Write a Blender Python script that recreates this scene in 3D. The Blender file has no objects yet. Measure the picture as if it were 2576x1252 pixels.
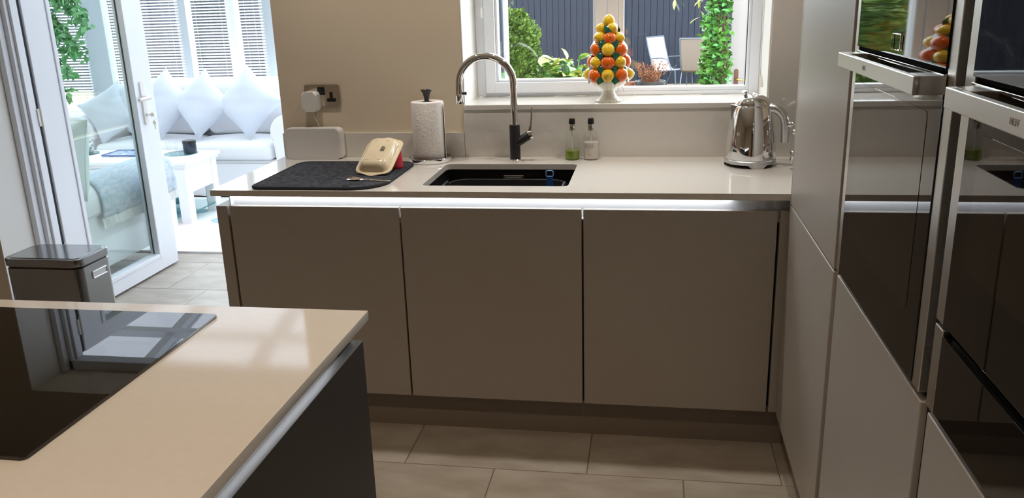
import bpy, bmesh, math, random
from mathutils import Vector, Matrix

# ------------------------------------------------------------------ scene, camera, world, light
SC = bpy.context.scene
COL = SC.collection
R = math.radians
random.seed(7)

F_PX, CAM = 2116.8, Vector((0.809, -2.584, 1.469))
YAW, PITCH, ROLL = R(9.625), R(-16.683), R(-1.774)
fw = Vector((-math.sin(YAW) * math.cos(PITCH), math.cos(YAW) * math.cos(PITCH), math.sin(PITCH)))
rt0 = Vector((math.cos(YAW), math.sin(YAW), 0)); up0 = rt0.cross(fw)
rt = rt0 * math.cos(ROLL) + up0 * math.sin(ROLL); up = -rt0 * math.sin(ROLL) + up0 * math.cos(ROLL)
cd = bpy.data.cameras.new('camera'); cd.sensor_fit = 'HORIZONTAL'; cd.sensor_width = 36.0
cd.lens = F_PX / 2576 * 36.0; cd.clip_start = 0.02; cd.clip_end = 200
cam = bpy.data.objects.new('camera', cd); COL.objects.link(cam)
cam.matrix_world = Matrix(((rt.x, up.x, -fw.x, CAM.x), (rt.y, up.y, -fw.y, CAM.y), (rt.z, up.z, -fw.z, CAM.z), (0, 0, 0, 1)))
SC.camera = cam

SKY_COL, SKY_STR = (0.90, 0.97, 1.02), 8.0
LAMP_COL, LAMP_COL_SINK, LAMP_W = (1.0, 0.77, 0.54), (1.0, 0.92, 0.83), 25.0
LED_STR = 13.0
wd = bpy.data.worlds.new('overcast_sky'); SC.world = wd; wd.use_nodes = True
bg = wd.node_tree.nodes['Background']; bg.inputs[0].default_value = (*SKY_COL, 1); bg.inputs[1].default_value = SKY_STR

vs = SC.view_settings
vs.view_transform = 'Standard'; vs.look = 'None'; vs.gamma = 1.0; vs.use_curve_mapping = False
vs.exposure = 0.0
SC.cycles.max_bounces = 8; SC.cycles.diffuse_bounces = 4; SC.cycles.glossy_bounces = 5; SC.cycles.transparent_max_bounces = 20
SC.cycles.use_adaptive_sampling = True; SC.cycles.adaptive_threshold = 0.06; SC.cycles.adaptive_min_samples = 16
SC.cycles.caustics_reflective = False; SC.cycles.caustics_refractive = False
SC.cycles.sample_clamp_indirect = 6.0

# ------------------------------------------------------------------ materials
def srgb(r, g, b):
    f = lambda c: (c / 255 / 12.92) if c / 255 <= 0.04045 else ((c / 255 + 0.055) / 1.055) ** 2.4
    return (f(r), f(g), f(b))
def mat(name, col, rough=0.5, metal=0.0, spec=0.5, var=0.0, vscale=6.0, bump=0.0, bscale=80.0, col2=None,
        coat=0.0, trans=0.0, ior=1.5, emit=None, estr=0.0, sheen=0.0, sss=0.0, stretch=None, vdetail=4.0):
    m = bpy.data.materials.new(name); m.use_nodes = True
    nt = m.node_tree; b = nt.nodes['Principled BSDF']
    b.inputs['Base Color'].default_value = (*col, 1); b.inputs['Roughness'].default_value = rough
    b.inputs['Metallic'].default_value = metal; b.inputs['Specular IOR Level'].default_value = spec
    b.inputs['IOR'].default_value = ior; b.inputs['Transmission Weight'].default_value = trans
    b.inputs['Coat Weight'].default_value = coat; b.inputs['Coat Roughness'].default_value = 0.03
    b.inputs['Sheen Weight'].default_value = sheen
    if emit: b.inputs['Emission Color'].default_value = (*emit, 1); b.inputs['Emission Strength'].default_value = estr
    if var or bump or col2:
        tc = nt.nodes.new('ShaderNodeTexCoord'); src = tc.outputs['Object']
        if stretch:
            mp = nt.nodes.new('ShaderNodeMapping'); mp.inputs['Scale'].default_value = stretch
            nt.links.new(src, mp.inputs[0]); src = mp.outputs[0]
    if var or col2:
        n = nt.nodes.new('ShaderNodeTexNoise'); n.inputs['Scale'].default_value = vscale; n.inputs['Detail'].default_value = vdetail
        nt.links.new(src, n.inputs['Vector'])
        rp = nt.nodes.new('ShaderNodeValToRGB')
        c2 = col2 if col2 else tuple(c * (1 - var) for c in col)
        rp.color_ramp.elements[0].position = 0.36; rp.color_ramp.elements[1].position = 0.64
        rp.color_ramp.elements[0].color = (*c2, 1); rp.color_ramp.elements[1].color = (*col, 1)
        nt.links.new(n.outputs['Fac'], rp.inputs[0]); nt.links.new(rp.outputs[0], b.inputs['Base Color'])
    if bump:
        n2 = nt.nodes.new('ShaderNodeTexNoise'); n2.inputs['Scale'].default_value = bscale; n2.inputs['Detail'].default_value = 3
        nt.links.new(src, n2.inputs['Vector'])
        bp = nt.nodes.new('ShaderNodeBump'); bp.inputs['Strength'].default_value = bump; bp.inputs['Distance'].default_value = 0.004
        nt.links.new(n2.outputs['Fac'], bp.inputs['Height']); nt.links.new(bp.outputs[0], b.inputs['Normal'])
    return m
def glass_mat(name, tint=(1, 1, 1), refl=1.0, rough=0.0):
    m = bpy.data.materials.new(name); m.use_nodes = True; nt = m.node_tree
    for n in list(nt.nodes): nt.nodes.remove(n)
    o = nt.nodes.new('ShaderNodeOutputMaterial'); mx = nt.nodes.new('ShaderNodeMixShader')
    t = nt.nodes.new('ShaderNodeBsdfTransparent'); t.inputs[0].default_value = (*tint, 1)
    g = nt.nodes.new('ShaderNodeBsdfGlossy'); g.inputs['Roughness'].default_value = rough; g.inputs[0].default_value = (refl, refl, refl, 1)
    fr = nt.nodes.new('ShaderNodeFresnel'); fr.inputs[0].default_value = 1.5
    # a pane is entered through one face and left through the other, so use the same Fresnel on both
    ge = nt.nodes.new('ShaderNodeNewGeometry'); ior = nt.nodes.new('ShaderNodeMix'); ior.data_type = 'FLOAT'
    ior.inputs[2].default_value = 1.5; ior.inputs[3].default_value = 1 / 1.5
    nt.links.new(ge.outputs['Backfacing'], ior.inputs[0]); nt.links.new(ior.outputs[0], fr.inputs[0])
    nt.links.new(fr.outputs[0], mx.inputs[0]); nt.links.new(t.outputs[0], mx.inputs[1]); nt.links.new(g.outputs[0], mx.inputs[2])
    nt.links.new(mx.outputs[0], o.inputs[0]); return m

M = {}
M['wall'] = mat('wall_paint', srgb(222, 207, 184), 0.85, var=0.03, vscale=2)
M['wall_white'] = mat('white_paint', srgb(236, 234, 230), 0.8)
M['ceiling'] = mat('ceiling_paint', srgb(240, 238, 234), 0.9)
M['tile'] = mat('limestone_tile', srgb(184, 176, 165), 0.40, col2=srgb(164, 154, 141), vscale=5, vdetail=8, bump=0.08, bscale=30, stretch=(1, 2.5, 1))
M['grout'] = mat('grout', srgb(134, 126, 116), 0.9)
M['quartz'] = mat('quartz', srgb(220, 215, 208), 0.07, spec=0.5, var=0.02, vscale=60)
M['taupe'] = mat('taupe_lacquer', srgb(172, 165, 157), 0.40, spec=0.4)
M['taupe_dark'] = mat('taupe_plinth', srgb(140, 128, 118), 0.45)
M['carcass'] = mat('carcass_board', srgb(70, 62, 56), 0.6)
M['shadow_gap'] = mat('rail_brown', srgb(84, 72, 62), 0.5)
M['rail_black'] = mat('rail_black', (0.012, 0.012, 0.012), 0.5)
M['dark'] = mat('anthracite_lacquer', srgb(62, 59, 57), 0.5, spec=0.35)
M['alu'] = mat('brushed_aluminium', (0.72, 0.72, 0.74), 0.38, 1.0, var=0.06, vscale=40, stretch=(1, 1, 40))
M['rail'] = mat('satin_rail', (0.86, 0.87, 0.9), 0.45, 0.25)
M['led'] = mat('led_strip', (1, 1, 1), 0.5, emit=(0.90, 0.95, 1.0), estr=LED_STR)
M['steel'] = mat('brushed_steel', (0.56, 0.54, 0.51), 0.30, 1.0, var=0.06, vscale=60, stretch=(1, 30, 1))
M['oven_trim'] = mat('oven_steel', (0.62, 0.60, 0.57), 0.34, 1.0)
M['bin_steel'] = mat('bin_brushed_steel', (0.32, 0.325, 0.335), 0.24, 1.0, var=0.08, vscale=60, stretch=(1, 1, 30))
M['bin_lid'] = mat('bin_lid_steel', (0.36, 0.36, 0.36), 0.12, 1.0)
M['chrome'] = mat('chrome', (0.86, 0.86, 0.87), 0.04, 1.0)
M['satin'] = mat('satin_chrome', (0.62, 0.62, 0.63), 0.32, 1.0)
M['nickel'] = mat('polished_nickel', (0.80, 0.70, 0.60), 0.28, 1.0)
M['blackglass'] = mat('black_glass', (0.006, 0.006, 0.007), 0.02, spec=0.5)
M['blackglass2'] = mat('oven_window_glass', (0.014, 0.012, 0.010), 0.02, spec=0.65)
M['hob'] = mat('hob_glass', (0.005, 0.005, 0.005), 0.012, spec=0.85)
M['black'] = mat('black_plastic', (0.012, 0.012, 0.013), 0.35)
M['vent_black'] = mat('matt_black_vent', (0.008, 0.008, 0.008), 0.9, spec=0.05)
M['matblack'] = mat('matt_black', (0.018, 0.018, 0.020), 0.5)
M['granite'] = mat('black_granite_sink', (0.012, 0.012, 0.014), 0.55, var=0.3, vscale=300)
M['white_plastic'] = mat('white_plastic', srgb(232, 230, 226), 0.4)
M['grey_plastic'] = mat('pale_grey_plastic', srgb(222, 219, 217), 0.45)
M['grey_print'] = mat('grey_print', srgb(150, 146, 142), 0.5)
M['upvc'] = mat('white_upvc', srgb(236, 240, 247), 0.35)
M['upvc_shaded'] = mat('shaded_upvc', srgb(190, 198, 203), 0.4)  # white uPVC toned down: weaker light on the angled bays put into colour
M['seal'] = mat('rubber_seal', (0.03, 0.035, 0.04), 0.6)
M['glass'] = glass_mat('window_glass', (0.97, 0.985, 0.98))
M['glass_roof'] = glass_mat('blue_solar_roof_glass', (0.535, 0.545, 0.57))
M['glass_door'] = glass_mat('door_glass', (0.91, 0.96, 0.95))
M['glass_shelf'] = glass_mat('shelf_glass', (0.80, 0.92, 0.91))
M['glass_edge'] = mat('glass_edge', (0.02, 0.16, 0.16), 0.2)
M['bottle'] = glass_mat('bottle_glass', (0.96, 0.97, 0.95))
M['green_soap'] = mat('green_soap', (0.20, 0.28, 0.02), 0.1, spec=0.5)
M['white_soap'] = mat('white_lotion', srgb(226, 216, 210), 0.25)
M['print'] = mat('bottle_print', srgb(120, 112, 106), 0.5)
M['paper'] = mat('paper_towel', srgb(244, 240, 236), 0.95, bump=0.5, bscale=110)
M['cream'] = mat('cream_enamel', srgb(240, 224, 192), 0.10, spec=0.5, coat=0.4)
M['red'] = mat('red_plastic', srgb(196, 32, 60), 0.3)
M['mat'] = mat('charcoal_microfibre', (0.036, 0.039, 0.047), 0.95, spec=0.1, col2=(0.078, 0.083, 0.098), vscale=70, bump=1.0, bscale=75)
M['mat_edge'] = mat('charcoal_binding', (0.034, 0.037, 0.045), 0.8, spec=0.2)
M['blue'] = mat('blue_plastic', srgb(44, 92, 170), 0.25)
M['blue_pale'] = mat('pale_blue_plastic', srgb(120, 170, 225), 0.3)
M['orange'] = mat('orange_glaze', srgb(236, 112, 24), 0.10, coat=0.6, col2=srgb(224, 92, 14), vscale=30, bump=0.15, bscale=60)
M['lemon'] = mat('lemon_glaze', srgb(240, 200, 40), 0.10, coat=0.6, col2=srgb(226, 178, 24), vscale=40, bump=0.15, bscale=60)
M['leafglaze'] = mat('green_glaze', srgb(44, 112, 84), 0.12, coat=0.6, col2=srgb(20, 70, 50), vscale=60)
M['porcelain'] = mat('ivory_porcelain', srgb(240, 236, 224), 0.08, coat=0.5)
M['linen'] = mat('white_linen', srgb(240, 241, 243), 0.95, bump=0.25, bscale=14, sheen=0.2)
M['cushion'] = mat('pale_blue_grey_velvet', srgb(214, 221, 232), 0.9, bump=0.25, bscale=12, sheen=0.4)
M['cushion_piped'] = mat('pale_green_grey_cotton', srgb(216, 226, 222), 0.9, bump=0.2, bscale=12)
M['throw'] = mat('grey_blue_throw', srgb(176, 192, 206), 0.95, col2=srgb(204, 214, 222), vscale=22, bump=0.5, bscale=160, stretch=(6, 1, 1))
M['fringe'] = mat('cream_fringe', srgb(232, 234, 232), 0.95)
M['white_wood'] = mat('white_painted_wood', srgb(240, 241, 242), 0.45)
M['wax'] = mat('navy_glass', srgb(34, 44, 58), 0.2)
M['tray_blue'] = mat('blue_patterned_tray', srgb(40, 96, 180), 0.3, col2=srgb(220, 236, 240), vscale=28)
M['tray_rim'] = mat('navy_rim', srgb(30, 60, 140), 0.35)
M['cup'] = mat('patterned_cup', srgb(58, 84, 92), 0.2, col2=srgb(232, 236, 236), vscale=40)
M['teal'] = mat('teal_glass', srgb(96, 160, 168), 0.08)
M['rug'] = mat('rug_pile', srgb(240, 242, 242), 1.0, bump=0.4, bscale=120)
M['rug_blue'] = mat('rug_blue_patch', srgb(172, 200, 212), 1.0, bump=0.4, bscale=120)
M['rug_pink'] = mat('rug_pink_patch', srgb(232, 220, 218), 1.0, bump=0.4, bscale=120)
M['slat'] = mat('white_slat', srgb(244, 246, 250), 0.5)
M['leaf'] = mat('ficus_leaf', srgb(104, 172, 96), 0.4, col2=srgb(66, 134, 70), vscale=14)
M['leaf_light'] = mat('light_leaf', srgb(88, 138, 54), 0.45, col2=srgb(54, 104, 32), vscale=10)
M['leaf_yellow'] = mat('yellow_leaf', srgb(206, 200, 110), 0.5, col2=srgb(146, 172, 80), vscale=16)
M['leaf_dark'] = mat('grey_green_leaf', srgb(66, 82, 70), 0.5)
M['conifer'] = mat('conifer_green', srgb(104, 130, 52), 0.8, col2=srgb(56, 84, 28), vscale=7)
M['bark'] = mat('bark', srgb(96, 78, 60), 0.9)
M['twig'] = mat('dry_red_brown_twig', srgb(104, 58, 38), 0.8, col2=srgb(138, 92, 58), vscale=20)
M['fence'] = mat('blue_grey_fence_paint', srgb(28, 34, 49), 0.85, col2=srgb(22, 28, 42), vscale=3, stretch=(6, 6, 0.6), bump=0.2, bscale=8)
M['ground'] = mat('garden_paving', srgb(140, 126, 100), 0.9, var=0.2, vscale=3)
M['pot_blue'] = mat('blue_glazed_pot', srgb(40, 45, 60), 0.25, col2=srgb(58, 57, 55), vscale=4)
M['terracotta'] = mat('terracotta', srgb(132, 82, 60), 0.8)
M['soil'] = mat('soil', srgb(60, 48, 38), 1.0)
M['sling'] = mat('beige_sling_fabric', srgb(150, 142, 134), 0.8, bump=0.1, bscale=40)
M['chair_frame'] = mat('grey_chair_frame', srgb(84, 94, 112), 0.4, 0.2)
M['sling_shaded'] = mat('shaded_sling_fabric', srgb(116, 106, 99), 0.8, bump=0.1, bscale=40)  # same beige sling, with the shade on the chair's back put into the colour
M['bronze'] = mat('bronze', srgb(84, 56, 42), 0.35, 0.6)
M['brass'] = mat('brass', srgb(200, 160, 90), 0.3, 1.0)
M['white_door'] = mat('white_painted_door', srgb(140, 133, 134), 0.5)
M['cord'] = mat('white_cord', srgb(224, 222, 216), 0.7)
M['lens'] = mat('lamp_lens', (1, 1, 1), 0.5, emit=LAMP_COL, estr=14.0)

# ------------------------------------------------------------------ mesh builder
class MB:
    def __init__(s): s.bm = bmesh.new(); s.flat = False
    def raw(s, vs, fs):
        v = [s.bm.verts.new(p) for p in vs]
        for f in fs:
            try: s.bm.faces.new([v[i] for i in f])
            except ValueError: pass
        return s
    def box(s, x0, x1, y0, y1, z0, z1, bev=0.0, seg=2):
        P = [(x0, y0, z0), (x1, y0, z0), (x1, y1, z0), (x0, y1, z0), (x0, y0, z1), (x1, y0, z1), (x1, y1, z1), (x0, y1, z1)]
        v = [s.bm.verts.new(p) for p in P]
        fs = [s.bm.faces.new([v[i] for i in q]) for q in ((0, 3, 2, 1), (4, 5, 6, 7), (0, 1, 5, 4), (1, 2, 6, 5), (2, 3, 7, 6), (3, 0, 4, 7))]
        if bev:
            s.flat = True; es = list({e for f in fs for e in f.edges})
            bmesh.ops.bevel(s.bm, geom=es, offset=bev, segments=seg, affect='EDGES', profile=0.5)
        return s
    def prism(s, poly, a, b, axis='z', bev=0.0, seg=2):
        n = len(poly)
        def P(u, v, w): return {'z': (u, v, w), 'y': (u, w, v), 'x': (w, u, v)}[axis]
        lo = [s.bm.verts.new(P(u, v, a)) for u, v in poly]; hi = [s.bm.verts.new(P(u, v, b)) for u, v in poly]
        fs = [s.bm.faces.new(lo[::-1]), s.bm.faces.new(hi)]
        top = list(fs[1].edges) + list(fs[0].edges)
        for i in range(n): s.bm.faces.new([lo[i], lo[(i + 1) % n], hi[(i + 1) % n], hi[i]])
        if bev: s.flat = True; bmesh.ops.bevel(s.bm, geom=top, offset=bev, segments=seg, affect='EDGES', profile=0.5)
        return s
    def rbox(s, x0, x1, y0, y1, z0, z1, r, bev=0.0, n=5, seg=2, axis='z'):
        return s.prism(rrect(x0, x1, y0, y1, r, n), z0, z1, axis, bev, seg)
    def tube(s, pts, r, n=12, caps=True, closed=False):
        pts = [Vector(p) for p in pts]; m = len(pts); rs = r if isinstance(r, (list, tuple)) else [r] * m
        rings = []; nrm = None
        for i, p in enumerate(pts):
            if closed: t = pts[(i + 1) % m] - pts[i - 1]
            else: t = pts[min(i + 1, m - 1)] - pts[max(i - 1, 0)]
            t.normalize()
            if nrm is None:
                a = Vector((0, 0, 1)) if abs(t.z) < 0.9 else Vector((1, 0, 0)); nrm = (a - t * a.dot(t)).normalized()
            else:
                nrm = nrm - t * nrm.dot(t); nrm.normalize()
            bn = t.cross(nrm)
            rings.append([s.bm.verts.new(p + (nrm * math.cos(k * 2 * math.pi / n) + bn * math.sin(k * 2 * math.pi / n)) * rs[i]) for k in range(n)])
        for i in range(m if closed else m - 1):
            A, B = rings[i], rings[(i + 1) % m]
            for k in range(n): s.bm.faces.new([A[k], A[(k + 1) % n], B[(k + 1) % n], B[k]])
        if caps and not closed: s.bm.faces.new(rings[0][::-1]); s.bm.faces.new(rings[-1])
        return s
    def lathe(s, prof, c=(0, 0, 0), n=32, mtx=None, lobes=0, amp=0.0):
        c = Vector(c); rings = []
        for r, z in prof:
            ring = []
            for k in range(n):
                a = 2 * math.pi * k / n; rr = r * (1 + amp * math.cos(lobes * a)) if lobes else r
                p = Vector((rr * math.cos(a), rr * math.sin(a), z)); p = mtx @ p if mtx else p
                ring.append(s.bm.verts.new(c + p))
            rings.append(ring)
        for A, B in zip(rings, rings[1:]):
            for k in range(n): s.bm.faces.new([A[k], A[(k + 1) % n], B[(k + 1) % n], B[k]])
        if prof[0][0] > 1e-5: s.bm.faces.new(rings[0][::-1])
        if prof[-1][0] > 1e-5: s.bm.faces.new(rings[-1])
        bmesh.ops.remove_doubles(s.bm, verts=[v for r_ in (rings[0], rings[-1]) for v in r_], dist=1e-6)
        return s
    def ball(s, c, r, n=20, m=12, mtx=None):
        r = r if isinstance(r, (list, tuple)) else (r, r, r)
        base = len(s.bm.verts); c = Vector(c); vs = []
        vs.append(s.bm.verts.new(c + ((mtx @ Vector((0, 0, -r[2]))) if mtx else Vector((0, 0, -r[2])))))
        rings = []
        for i in range(1, m):
            th = -math.pi / 2 + math.pi * i / m; ring = []
            for k in range(n):
                a = 2 * math.pi * k / n; p = Vector((r[0] * math.cos(th) * math.cos(a), r[1] * math.cos(th) * math.sin(a), r[2] * math.sin(th)))
                ring.append(s.bm.verts.new(c + (mtx @ p if mtx else p)))
            rings.append(ring)
        pt = Vector((0, 0, r[2])); tv = s.bm.verts.new(c + (mtx @ pt if mtx else pt))
        for k in range(n):
            s.bm.faces.new([vs[0], rings[0][(k + 1) % n], rings[0][k]]); s.bm.faces.new([tv, rings[-1][k], rings[-1][(k + 1) % n]])
        for A, B in zip(rings, rings[1:]):
            for k in range(n): s.bm.faces.new([A[k], A[(k + 1) % n], B[(k + 1) % n], B[k]])
        return s
    def xf(s, mtx): s.bm.transform(mtx); return s
    def mesh(s, name, smooth=35):
        me = bpy.data.meshes.new(name); bmesh.ops.recalc_face_normals(s.bm, faces=s.bm.faces); s.bm.to_mesh(me); s.bm.free()
        big = max((p.area for p in me.polygons), default=0) * 0.04
        me.polygons.foreach_set('use_smooth', [True] * len(me.polygons)); me.set_sharp_from_angle(angle=R(smooth))
        if s.flat: me.polygons.foreach_set('use_smooth', [p.area <= big for p in me.polygons])
        me.update()
        return me

def rrect(x0, x1, y0, y1, r, n=5):
    P = []
    for cx, cy, a0 in ((x1 - r, y0 + r, -90), (x1 - r, y1 - r, 0), (x0 + r, y1 - r, 90), (x0 + r, y0 + r, 180)):
        for k in range(n + 1):
            a = R(a0 + 90 * k / n); P.append((cx + r * math.cos(a), cy + r * math.sin(a)))
    return P
def world_off(o):
    v = Vector((0, 0, 0))
    while o: v += o.location; o = o.parent
    return v
def setp(o, label=None, cat=None, group=None, kind=None):
    if label: o['label'] = label
    if cat: o['category'] = cat
    if group: o['group'] = group
    if kind: o['kind'] = kind
    return o
def thing(name, label, cat, loc=(0, 0, 0), rot=None, group=None, kind=None):
    o = bpy.data.objects.new(name, None); o.empty_display_size = 0.05; COL.objects.link(o); o.location = loc
    if rot is not None: o.rotation_euler = rot
    return setp(o, label, cat, group, kind)
def part(name, mb, m, parent, local=False, smooth=35, label=None, kind=None):
    if not local: mb.bm.transform(Matrix.Translation(-world_off(parent)))
    o = bpy.data.objects.new(name, mb.mesh(name, smooth)); COL.objects.link(o); o.parent = parent
    o.data.materials.append(M[m]); return setp(o, label, kind=kind)
def solo(name, mb, m, label, cat, group=None, kind=None, smooth=35):
    vs = [v.co for v in mb.bm.verts]; x = [v.x for v in vs]; y = [v.y for v in vs]; z = [v.z for v in vs]
    c = Vector(((min(x) + max(x)) / 2, (min(y) + max(y)) / 2, min(z)))
    mb.bm.transform(Matrix.Translation(-c)); o = bpy.data.objects.new(name, mb.mesh(name, smooth)); COL.objects.link(o); o.location = c
    o.data.materials.append(M[m]); return setp(o, label, cat, group, kind)
def inst(name, me, parent, loc, rot=(0, 0, 0), scale=(1, 1, 1), m=None):
    o = bpy.data.objects.new(name, me); COL.objects.link(o); o.parent = parent
    o.location = Vector(loc) - (world_off(parent) if parent else Vector((0, 0, 0))); o.rotation_euler = rot; o.scale = scale
    if m: me.materials.append(M[m]) if not me.materials else None
    return o
def dup(root, loc=None, rot=None, label=None):
    r = root.copy(); COL.objects.link(r)
    if loc is not None: r.location = loc
    if rot is not None: r.rotation_euler = rot
    if label: r['label'] = label
    for ch in list(root.children):
        c = ch.copy(); COL.objects.link(c); c.parent = r
        for g in list(ch.children):
            d = g.copy(); COL.objects.link(d); d.parent = c
    return r
def text(name, body, size, mtx, m, parent, extrude=0.0004, align='CENTER', xs=1.0):
    cu = bpy.data.curves.new(name, 'FONT'); cu.body = body; cu.size = size; cu.extrude = extrude; cu.align_x = align; cu.align_y = 'CENTER'
    tmp = bpy.data.objects.new(name, cu); me = bpy.data.meshes.new_from_object(tmp); bpy.data.objects.remove(tmp); bpy.data.curves.remove(cu)
    o = bpy.data.objects.new(name, me); COL.objects.link(o); o.parent = parent; me.materials.clear(); me.materials.append(M[m])
    o.matrix_local = Matrix.Translation(-world_off(parent)) @ mtx @ Matrix.Diagonal((xs, 1, 1, 1)); return o

ZW = 0.877                                     # height of the worktops
# ------------------------------------------------------------------ setting: kitchen shell
b = MB().box(-3.3, 1.85, -6.0, 0.9, -0.12, -0.004).box(-4.9, -0.35, 0.9, 4.4, -0.12, -0.004)
floor = solo('floor', b, 'grout', 'stone tiled floor of the kitchen and the sun room', 'floor', kind='structure')
tile_cache = {}
def tile(x0, x1, y0, y1):
    g = 0.0016; w, d = round(x1 - x0 - 2 * g, 4), round(y1 - y0 - 2 * g, 4)
    if w < 0.02 or d < 0.02: return
    if (w, d) not in tile_cache:
        me = MB().box(-w / 2, w / 2, -d / 2, d / 2, -0.008, 0, 0.0012, 1).mesh('tile'); me.materials.append(M['tile']); tile_cache[w, d] = me
    inst('tile', tile_cache[w, d], floor, ((x0 + x1) / 2, (y0 + y1) / 2, 0))
def tiles(rx0, rx1, ry0, ry1, y_ref, dy, x_ref, shift):
    k0 = math.floor((ry0 - y_ref) / dy)
    for k in range(k0, k0 + 40):
        ya, yb = max(y_ref + k * dy, ry0), min(y_ref + (k + 1) * dy, ry1)
        if ya >= ry1: break
        if yb - ya < 0.02: continue
        off = x_ref + (shift if k % 2 else 0)
        j0 = math.floor((rx0 - off) / 0.603)
        for j in range(j0, j0 + 20):
            xa, xb = max(off + j * 0.603, rx0), min(off + (j + 1) * 0.603, rx1)
            if xa >= rx1: break
            if xb - xa > 0.02: tile(xa, xb, ya, yb)
tiles(-3.3, 1.85, -4.5, 0.6, -0.21, 0.45, 0.023, 0.303)
tiles(-2.04, -0.645, 0.6, 0.9, 1.39, 0.47, -1.78, 0.235)
tiles(-4.9, -0.35, 0.9, 4.4, 1.39, 0.47, -1.78, 0.235)

b = MB()
for a in ((-3.3, -2.04, 0, 2.4), (-2.04, -0.645, 2.0, 2.4), (-0.645, 0.10, 0, 2.4), (0.10, 1.225, 0, 1.058), (0.10, 1.225, 2.20, 2.4), (1.225, 1.85, 0, 2.4)):
    b.box(a[0], a[1], 0.6, 0.9, a[2], a[3])
solo('wall_back', b, 'wall', 'beige painted kitchen wall behind the sink with window and doorway', 'wall', kind='structure')
solo('wall_left', MB().box(-3.4, -3.3, -6.0, 0.9, 0, 2.4), 'wall', 'far left kitchen wall outside the picture', 'wall', kind='structure')
solo('wall_right', MB().box(1.85, 1.95, -6.0, 0.9, 0, 2.4), 'wall', 'kitchen wall behind the tall oven cabinets', 'wall', kind='structure')
solo('wall_front', MB().box(-3.4, 1.95, -6.1, -6.0, 0, 2.4), 'wall', 'kitchen wall behind the viewer', 'wall', kind='structure')
solo('ceiling', MB().box(-3.4, 1.95, -6.1, 0.9, 2.4, 2.5), 'ceiling', 'white kitchen ceiling with recessed downlights', 'ceiling', kind='structure')
# white lining of the window reveal
b = MB().box(0.100, 0.104, 0.598, 0.852, 1.077, 2.20).box(1.221, 1.225, 0.598, 0.852, 1.077, 2.20).box(0.104, 1.221, 0.598, 0.852, 2.194, 2.20)
solo('trim_1', b, 'wall_white', 'white painted lining of the kitchen window reveal', 'window reveal', kind='structure')
# white reveal of the garden doorway
b = MB().box(-2.04, -2.034, 0.598, 0.835, 0, 2.0)
solo('trim_2', b, 'wall_white', 'white reveal at the left of the sun room doorway', 'door reveal', kind='structure')

d = thing('door_2', 'brown wooden door in the wall behind the viewer', 'door', (0.95, -5.97, 0.0), kind='structure')
M['walnut'] = mat('brown_wood', srgb(126, 84, 56), 0.5, var=0.25, vscale=6, stretch=(8, 8, 0.6))
part('slab', MB().box(0.55, 1.35, -5.998, -5.955, 0.005, 2.02, 0.003), 'walnut', d)
part('handle', MB().tube([(0.62, -5.955, 1.0), (0.62, -5.90, 1.0), (0.74, -5.90, 1.0)], 0.01, 10), 'satin', d)
# downlights
def downlight(x, y, label, watts, colour):
    t = thing('downlight', label, 'downlight', (x, y, 2.385), group='kitchen ceiling downlights')
    ring = [(0.030, 0.0), (0.045, 0.0), (0.047, 0.006), (0.045, 0.015), (0.030, 0.015), (0.030, 0.0)]
    part('trim_ring', MB().lathe(ring, (0, 0, 0), 24), 'satin', t, local=True)
    part('lens', MB().lathe([(0.0001, 0.006), (0.0295, 0.006), (0.0295, 0.012), (0.0001, 0.012)], (0, 0, 0), 24), 'lens', t, local=True)
    ld = bpy.data.lights.new('downlight_bulb', 'SPOT'); ld.energy = watts; ld.color = colour; ld.spot_size = R(115); ld.spot_blend = 0.9; ld.shadow_soft_size = 0.035
    lo = bpy.data.objects.new('downlight_bulb', ld); COL.objects.link(lo); lo.parent = t; lo.location = (0, 0, -0.012)
    return t
for j, (y, xs, row) in enumerate(((0.20, (-0.42, 0.42, 1.05), 'over the sink worktop'), (-1.45, (-1.75, -0.30, 0.72), 'over the hob'), (-2.75, (-1.75, -0.30, 0.72), 'over the near end of the island'), (-4.4, (-1.75, -0.30, 0.72), 'at the back of the kitchen'))):
    for i, x in enumerate(xs): downlight(x, y, ('left', 'middle', 'right')[i] + ' recessed ceiling downlight of the row ' + row, LAMP_W * (1.0, 0.95, 0.85, 0.8)[j], LAMP_COL_SINK if j == 0 else LAMP_COL)

# ------------------------------------------------------------------ setting: kitchen window
w = thing('window_1', 'white kitchen window over the sink looking onto the garden', 'window', (0.66, 0.89, 1.077), kind='structure')
part('frame', MB().box(0.104, 0.142, 0.85, 0.92, 1.077, 2.194, 0.003).box(1.183, 1.221, 0.85, 0.92, 1.077, 2.194, 0.003)
     .box(0.142, 1.183, 0.85, 0.92, 1.077, 1.092, 0.003).box(0.142, 1.183, 0.85, 0.92, 2.15, 2.194, 0.003)
     .box(0.632, 0.676, 0.845, 0.92, 1.092, 2.15, 0.003), 'upvc', w)
sash = part('opening_sash', MB().box(0.142, 0.186, 0.832, 0.905, 1.092, 2.15, 0.005).box(0.588, 0.632, 0.832, 0.905, 1.092, 2.15, 0.005)
     .box(0.180, 0.594, 0.832, 0.905, 1.092, 1.136, 0.005).box(0.180, 0.594, 0.832, 0.905, 2.105, 2.15, 0.005), 'upvc', w)
part('glazing_bead', MB().box(0.186, 0.196, 0.845, 0.895, 1.136, 2.105, 0.003).box(0.578, 0.588, 0.845, 0.895, 1.136, 2.105, 0.003).box(0.196, 0.578, 0.845, 0.895, 1.136, 1.146, 0.003), 'upvc', sash)
part('pane', MB().box(0.192, 0.582, 0.868, 0.872, 1.142, 2.11), 'glass', sash)
part('glazing_bead', MB().box(0.676, 0.698, 0.855, 0.91, 1.092, 2.15, 0.003).box(1.173, 1.183, 0.855, 0.91, 1.092, 2.15, 0.003).box(0.698, 1.173, 0.855, 0.91, 1.092, 1.108, 0.003), 'upvc', w)
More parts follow.
